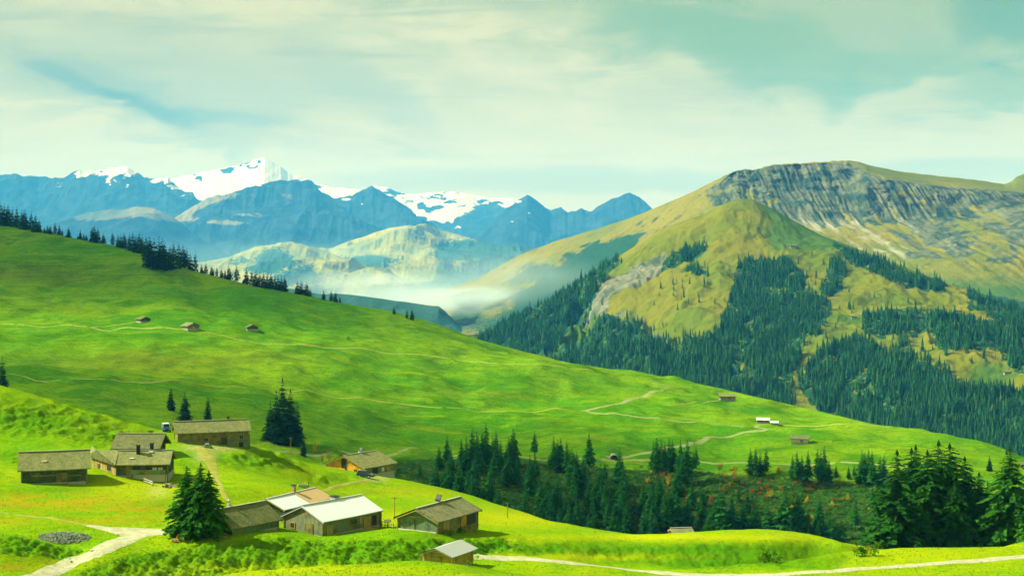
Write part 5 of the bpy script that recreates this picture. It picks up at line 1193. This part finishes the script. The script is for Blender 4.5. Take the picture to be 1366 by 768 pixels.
keepf = (rng.random(len(P)) > .62 * thin) & forest_mask(pu + wu, pv_ + wv_) & (fbm(Pa[:, 0] / 75, Pa[:, 1] / 75, 4, 85, .6) > -0.06)
for g_ in GAPS: keepf &= ~inpoly(pu + .4 * wu, pv_ + .4 * wv_, g_)
keepf |= rng.random(len(P)) < .06
keepf &= ~((rng.random(len(P)) > .16) & inpoly(pu + .5 * wu, pv_ + .5 * wv_, [(845,350),(885,338),(885,360),(852,388),(822,404),(802,428),(778,455),(752,478),(728,482),(757,440),(785,405),(808,378)]))
P = [tuple(q) for q in Pa[keepf]]
P += sample([[(1060,370),(1200,400),(1366,450),(1366,500),(1100,440)],[(900,340),(960,360),(960,420),(860,420)],[(1080,440),(1180,470),(1100,540)],[(830,420),(960,450),(940,520),(760,500)],[(1000,340),(1110,340),(1120,420),(1080,400)]], 420, mount)
o = scatter_mesh('mountain_forest', lows, P, np.clip(rng.lognormal(2.5, .36, len(P)), 5, 26), 'needle_far', stretch=rng.uniform(.9, 1.25, len(P))); tag(o, 'dark blue green conifer forest on the flanks of the right mountain', 'forest')

# ------------------------------------------------------------------ air: haze box and valley fog
def vol_box(name, x0, x1, y0, y1, z0, z1):
    m = MB(); m.box(((x0 + x1) / 2, (y0 + y1) / 2, (z0 + z1) / 2), (x1 - x0, y1 - y0, z1 - z0))
    t = bpy.data.materials.new(name); t.use_nodes = True; t.node_tree.nodes.clear()
    return m, t
m, t = vol_box('haze', -41000, 41000, -4000, 39000, -845, 2620)
out = t.node_tree.nodes.new('ShaderNodeOutputMaterial'); pv = t.node_tree.nodes.new('ShaderNodeVolumePrincipled')
pv.inputs['Density'].default_value = 4.2e-5; pv.inputs['Color'].default_value = (0.05, 0.37, 1.0, 1); pv.inputs['Absorption Color'].default_value = (1, 1, 1, 1); pv.inputs['Anisotropy'].default_value = 0.0
t.node_tree.links.new(pv.outputs[0], out.inputs['Volume'])
M['haze'] = t; o = m.build('haze', t); o['kind'] = 'stuff'; tag(o, 'thin blue air haze over the whole valley', 'haze')
SUN_EL, SUN_AZ = R(40), R(-80)         # azimuth from +Y, negative to the left
sd = Vector((math.sin(SUN_AZ) * math.cos(SUN_EL), math.cos(SUN_AZ) * math.cos(SUN_EL), math.sin(SUN_EL)))
def fog(name, label, u, v, Y, sx, sy, sz, dens, c=None):
    c = c or at(u, v, Y); import bmesh
    me = bpy.data.meshes.new(name); bm = bmesh.new(); bmesh.ops.create_icosphere(bm, subdivisions=3, radius=1); bm.to_mesh(me); bm.free()
    t = bpy.data.materials.new(name); t.use_nodes = True; n = t.node_tree; n.nodes.clear(); L = n.links
    out = n.nodes.new('ShaderNodeOutputMaterial'); pv = n.nodes.new('ShaderNodeVolumePrincipled'); tc = n.nodes.new('ShaderNodeTexCoord')
    pv.inputs['Color'].default_value = (0.45, 0.80, 1, 1) if 'mist' in name else (0.78, 0.94, 1, 1)
    ln = n.nodes.new('ShaderNodeVectorMath'); ln.operation = 'LENGTH'; L.new(tc.outputs['Object'], ln.inputs[0])
    mr = n.nodes.new('ShaderNodeMapRange'); mr.interpolation_type = 'SMOOTHSTEP'; L.new(ln.outputs['Value'], mr.inputs['Value'])
    mr.inputs['From Min'].default_value = 0.98; mr.inputs['From Max'].default_value = 0.1; mr.inputs['To Min'].default_value = 0; mr.inputs['To Max'].default_value = 1
    mp = n.nodes.new('ShaderNodeMapping'); mp.inputs['Scale'].default_value = (2.2, 2.2, 1.6); L.new(tc.outputs['Object'], mp.inputs[0])
    nz = n.nodes.new('ShaderNodeTexNoise'); nz.inputs['Scale'].default_value = 1.3; nz.inputs['Detail'].default_value = 3; L.new(mp.outputs[0], nz.inputs['Vector'])
    m2 = n.nodes.new('ShaderNodeMapRange'); L.new(nz.outputs['Fac'], m2.inputs['Value']); m2.inputs['From Min'].default_value = .35; m2.inputs['From Max'].default_value = .65; m2.inputs['To Min'].default_value = 0.3; m2.inputs['To Max'].default_value = 1
    a = n.nodes.new('ShaderNodeMath'); a.operation = 'MULTIPLY'; L.new(mr.outputs[0], a.inputs[0]); L.new(m2.outputs[0], a.inputs[1])
    b_ = n.nodes.new('ShaderNodeMath'); b_.operation = 'MULTIPLY'; L.new(a.outputs[0], b_.inputs[0]); b_.inputs[1].default_value = dens
    L.new(b_.outputs[0], pv.inputs['Density']); L.new(pv.outputs[0], out.inputs['Volume'])
    me.materials.append(t); o = link(bpy.data.objects.new(name, me)); o.location = c; o.scale = (sx, sy, sz); o['kind'] = 'stuff'; tag(o, label, 'fog')
fog('fog_bank', 'low white fog bank lying in the valley behind the green hill', 600, 400, 6300, 760, 700, 85, 0.0055)
fog('fog_bank', 'thin fog veil drifting left of the valley fog bank', 490, 378, 6600, 520, 600, 85, 0.002)
fog('fog_bank', 'wide thin mist over the hazy slope beyond the valley fog', 670, 375, 5600, 520, 500, 170, 0.0012)
fog('valley_mist', 'pale blue mist at the foot of the far rock range', 330, 345, 15500, 3600, 1800, 300, 0.00022)
fog('valley_mist', 'pale mist round the foot of the hazy dome hill', 640, 385, 11500, 1300, 900, 240, 0.0006)
fog('fog_bank', 'faint fog wisp over the valley floor right of the fog bank', 690, 396, 6400, 320, 500, 40, 0.0016)

         # azimuth from +Y, negative to the left
for lab, (x_, y_, z_), (sx_, sy_, sz_), dn_ in (('unseen grey cloudbank added to shade the left ridge', (-470, 1330, 10), (460, 330, 160), .012), ('unseen grey cloudbank added to shade the pasture hill', (-150, 720, -75), (360, 230, 130), .008)):  # unseen clouds out of frame, added up the sun's way to shade the hill
    g_ = Vector((x_, y_, z_)); fog('shade_cloud', lab, 0, 0, 0, sx_, sy_, sz_, dn_, c=g_ + sd * ((3000 - z_) / sd.z))
# ------------------------------------------------------------------ light, sky, camera
sun = bpy.data.lights.new('sun', 'SUN'); sun.energy = 5.0; sun.angle = R(0.6); sun.color = (1.0, 0.985, 0.87)
so = link(bpy.data.objects.new('sun', sun)); so.rotation_euler = (-sd).to_track_quat('-Z', 'Y').to_euler()
W = bpy.data.worlds.new('World'); bpy.context.scene.world = W; W.use_nodes = True
n, L = W.node_tree.nodes, W.node_tree.links
bg = n['Background']
sky = n.new('ShaderNodeTexSky'); sky.sky_type = 'NISHITA'; sky.sun_disc = False; sky.sun_elevation = SUN_EL; sky.sun_rotation = SUN_AZ
def wn(op, a, b_=0.0, c_=0.0, clamp=False):
    k = n.new('ShaderNodeMath'); k.operation = op; k.use_clamp = clamp
    for s, x in zip(k.inputs, (a, b_, c_)):
        if isinstance(x, bpy.types.NodeSocket): L.new(x, s)
        else: s.default_value = x
    return k.outputs[0]
def wstep(x, lo, hi, a=0.0, b_=1.0):
    k = n.new('ShaderNodeMapRange'); k.interpolation_type = 'SMOOTHSTEP'; L.new(x, k.inputs['Value'])
    for nm, val in (('From Min', lo), ('From Max', hi), ('To Min', a), ('To Max', b_)): k.inputs[nm].default_value = val
    return k.outputs[0]
def wmix(f, a, b_):
    k = n.new('ShaderNodeMix'); k.data_type = 'RGBA'
    if isinstance(f, bpy.types.NodeSocket): L.new(f, k.inputs[0])
    else: k.inputs[0].default_value = f
    for i, x in ((6, a), (7, b_)):
        if isinstance(x, bpy.types.NodeSocket): L.new(x, k.inputs[i])
        else: k.inputs[i].default_value = tuple(x) + (1,)
    return k.outputs[2]
tc = n.new('ShaderNodeTexCoord'); sx = n.new('ShaderNodeSeparateXYZ'); L.new(tc.outputs['Generated'], sx.inputs[0])
dx, dy, dzz = sx.outputs
ydiv = wn('MAXIMUM', dy, 0.05)
px = wn('DIVIDE', dx, ydiv); pz = wn('DIVIDE', dzz, ydiv)          # bearing and height tangents ahead
cz = wn('ADD', wn('MAXIMUM', dzz, 0.0), 0.06)
qx, qy = wn('DIVIDE', dx, cz), wn('DIVIDE', dy, cz)                # position on a flat deck of clouds
cv = n.new('ShaderNodeCombineXYZ'); L.new(qx, cv.inputs[0]); L.new(qy, cv.inputs[1])
def cnoise(scale, sc=(1, 1, 1), det=5, dist=0.6, loc=(0, 0, 0), rough=.55):
    mp = n.new('ShaderNodeMapping'); mp.inputs['Scale'].default_value = sc; mp.inputs['Location'].default_value = loc; L.new(cv.outputs[0], mp.inputs[0])
    k = n.new('ShaderNodeTexNoise'); k.inputs['Scale'].default_value = scale; k.inputs['Detail'].default_value = det; k.inputs['Distortion'].default_value = dist; k.inputs['Roughness'].default_value = rough
    L.new(mp.outputs[0], k.inputs['Vector']); return k.outputs['Fac']
tv = n.new('ShaderNodeCombineXYZ'); L.new(px, tv.inputs[0]); L.new(pz, tv.inputs[1])
def tnoise(scale, sc, rot=0.0, det=5, dist=0.5, loc=(0, 0, 0), rough=.55):
    mp = n.new('ShaderNodeMapping'); mp.inputs['Scale'].default_value = sc; mp.inputs['Location'].default_value = loc; mp.inputs['Rotation'].default_value = (0, 0, rot); L.new(tv.outputs[0], mp.inputs[0])
    k = n.new('ShaderNodeTexNoise'); k.inputs['Scale'].default_value = scale; k.inputs['Detail'].default_value = det; k.inputs['Distortion'].default_value = dist; k.inputs['Roughness'].default_value = rough
    L.new(mp.outputs[0], k.inputs['Vector']); return k.outputs['Fac']
n1 = tnoise(7.0, (1, 2.4, 1), 0.35, 5, .7, (2.3, .9, 0)); n2 = tnoise(16.0, (.8, 2.6, 1), 0.45, 6, .8, (1.1, 3.0, 0)); n3 = tnoise(10.0, (.7, 6.0, 1), 0.05, 5, .3)
n4 = tnoise(40.0, (.5, 2.0, 1), 0.5, 5, .5)
CREAM, GREY, TEAL, BLUE = (0.80, 0.79, 0.52), (0.53, 0.60, 0.22), (0.25, 0.44, 0.07), (0.11, 0.27, 0.30)
right = wstep(px, -0.06, 0.30); hi = wstep(pz, 0.07, 0.17)
cloudc = wmix(wn('MULTIPLY', wn('MULTIPLY', right, hi), 0.75), CREAM, GREY)
cloudc = wmix(wn('MULTIPLY', wstep(n2, 0.40, 0.68), wn('ADD', 0.12, wn('MULTIPLY', hi, 0.4))), cloudc, (0.48, 0.55, 0.36))
cloudc = wmix(wn('MULTIPLY', wstep(n1, 0.42, 0.64), wn('MULTIPLY', hi, wn('ADD', 0.35, wn('MULTIPLY', right, 0.35)))), cloudc, wmix(right, (0.38, 0.49, 0.35), (0.33, 0.46, 0.10)))
cloudc = wmix(wn('MULTIPLY', wstep(n4, 0.45, 0.75), 0.18), cloudc, (0.80, 0.80, 0.60))
n5 = tnoise(22.0, (.22, 2.6, 1), 0.42, 6, .4, (5.0, 2.0, 0), .6)
cloudc = wmix(wn('MULTIPLY', wstep(n5, 0.50, 0.72), wn('ADD', .2, wn('MULTIPLY', hi, .45))), cloudc, (0.40, 0.48, 0.32))
cloudc = wmix(wn('MULTIPLY', wstep(n5, 0.46, 0.30), .5), cloudc, (0.86, 0.84, 0.58))
def blob(bx, bz, ang, ra, rb, nz=1.0):
    ca, sa = math.cos(ang), math.sin(ang)
    X_ = wn('ADD', wn('MULTIPLY', wn('SUBTRACT', px, bx), ca), wn('MULTIPLY', wn('SUBTRACT', pz, bz), sa))
    Z_ = wn('SUBTRACT', wn('MULTIPLY', wn('SUBTRACT', pz, bz), ca), wn('MULTIPLY', wn('SUBTRACT', px, bx), sa))
    Z_ = wn('ADD', Z_, wn('MULTIPLY', wn('SUBTRACT', n2, .5), rb * 2.2 * nz)); X_ = wn('ADD', X_, wn('MULTIPLY', wn('SUBTRACT', n1, .5), ra * 1.2 * nz))
    d = wn('ADD', wn('POWER', wn('ABSOLUTE', wn('DIVIDE', X_, ra)), 2.0), wn('POWER', wn('ABSOLUTE', wn('DIVIDE', Z_, rb)), 2.0))
    return wstep(d, 1.0, 0.0)
def put(b, f, col):
    global cloudc
    cloudc = wmix(wn('MULTIPLY', b, f), cloudc, col)
put(blob(-0.25, 0.135, -0.18, 0.22, 0.055), 0.55, (0.38, 0.50, 0.37))
put(blob(-0.11, 0.125, -0.55, 0.10, 0.028), 0.5, (0.42, 0.53, 0.38))
put(blob(-0.27, 0.123, -0.40, 0.115, 0.018, 1.2), 0.4, (0.24, 0.39, 0.35))
put(blob(-0.293, 0.1265, -0.42, 0.066, 0.0075, 1.6), 0.4, BLUE)
put(blob(-0.250, 0.1105, -0.36, 0.05, 0.009, 1.6), 0.5, BLUE)
put(blob(-0.215, 0.106, -0.06, 0.07, 0.007, 1.0), 0.5, (0.2, 0.38, 0.38))
put(blob(0.22, 0.168, -0.08, 0.36, 0.055), 0.7, (0.36, 0.48, 0.13))
put(blob(0.14, 0.168, -0.25, 0.13, 0.035), 0.75, TEAL)
put(blob(0.25, 0.135, 0.15, 0.11, 0.022), 0.6, TEAL)
put(blob(0.235, 0.120, 1.1, 0.03, 0.012), 0.4, TEAL)
put(blob(0.36, 0.185, -0.3, 0.07, 0.05), 0.7, (0.15, 0.34, 0.05))
put(blob(0.35, 0.125, 0.1, 0.05, 0.018), 0.4, TEAL)
put(blob(0.04, 0.060, 0.0, 0.22, 0.012, .6), 0.5, (0.40, 0.47, 0.36))
put(blob(0.345, 0.068, 0.0, 0.12, 0.012, .6), 0.45, (0.38, 0.45, 0.34))
put(wn('MULTIPLY', wstep(n3, 0.48, 0.68), wstep(pz, 0.13, 0.06)), 0.3, (0.50, 0.56, 0.40))
tint = n.new('ShaderNodeVectorMath'); tint.operation = 'MULTIPLY'; L.new(cloudc, tint.inputs[0]); tint.inputs[1].default_value = (1.03, 1.02, 0.63); cloudc = tint.outputs[0]
skyc = n.new('ShaderNodeVectorMath'); skyc.operation = 'SCALE'; L.new(sky.outputs[0], skyc.inputs[0]); skyc.inputs['Scale'].default_value = 0.08
tot = wmix(0.95, skyc.outputs[0], cloudc)
L.new(tot, bg.inputs['Color']); bg.inputs['Strength'].default_value = 0.47

cam = bpy.data.cameras.new('camera'); cam.sensor_width = 36; cam.lens = F / 1366 * 36; cam.clip_start = 1; cam.clip_end = 60000
cam.shift_y = -(384 - V0) / 1366
co_ = link(bpy.data.objects.new('camera', cam)); co_.rotation_euler = (R(90), 0, 0)
S = bpy.context.scene; S.camera = co_
S.view_settings.view_transform = 'Standard'; S.view_settings.look = 'None'; S.view_settings.exposure = 1.0; S.view_settings.gamma = 1
S.render.engine = 'CYCLES'
S.cycles.use_denoising = True; S.cycles.max_bounces = 5; S.cycles.diffuse_bounces = 3; S.cycles.volume_bounces = 2; S.cycles.transparent_max_bounces = 4
S.cycles.volume_step_rate = 2.0; S.cycles.volume_max_steps = 256
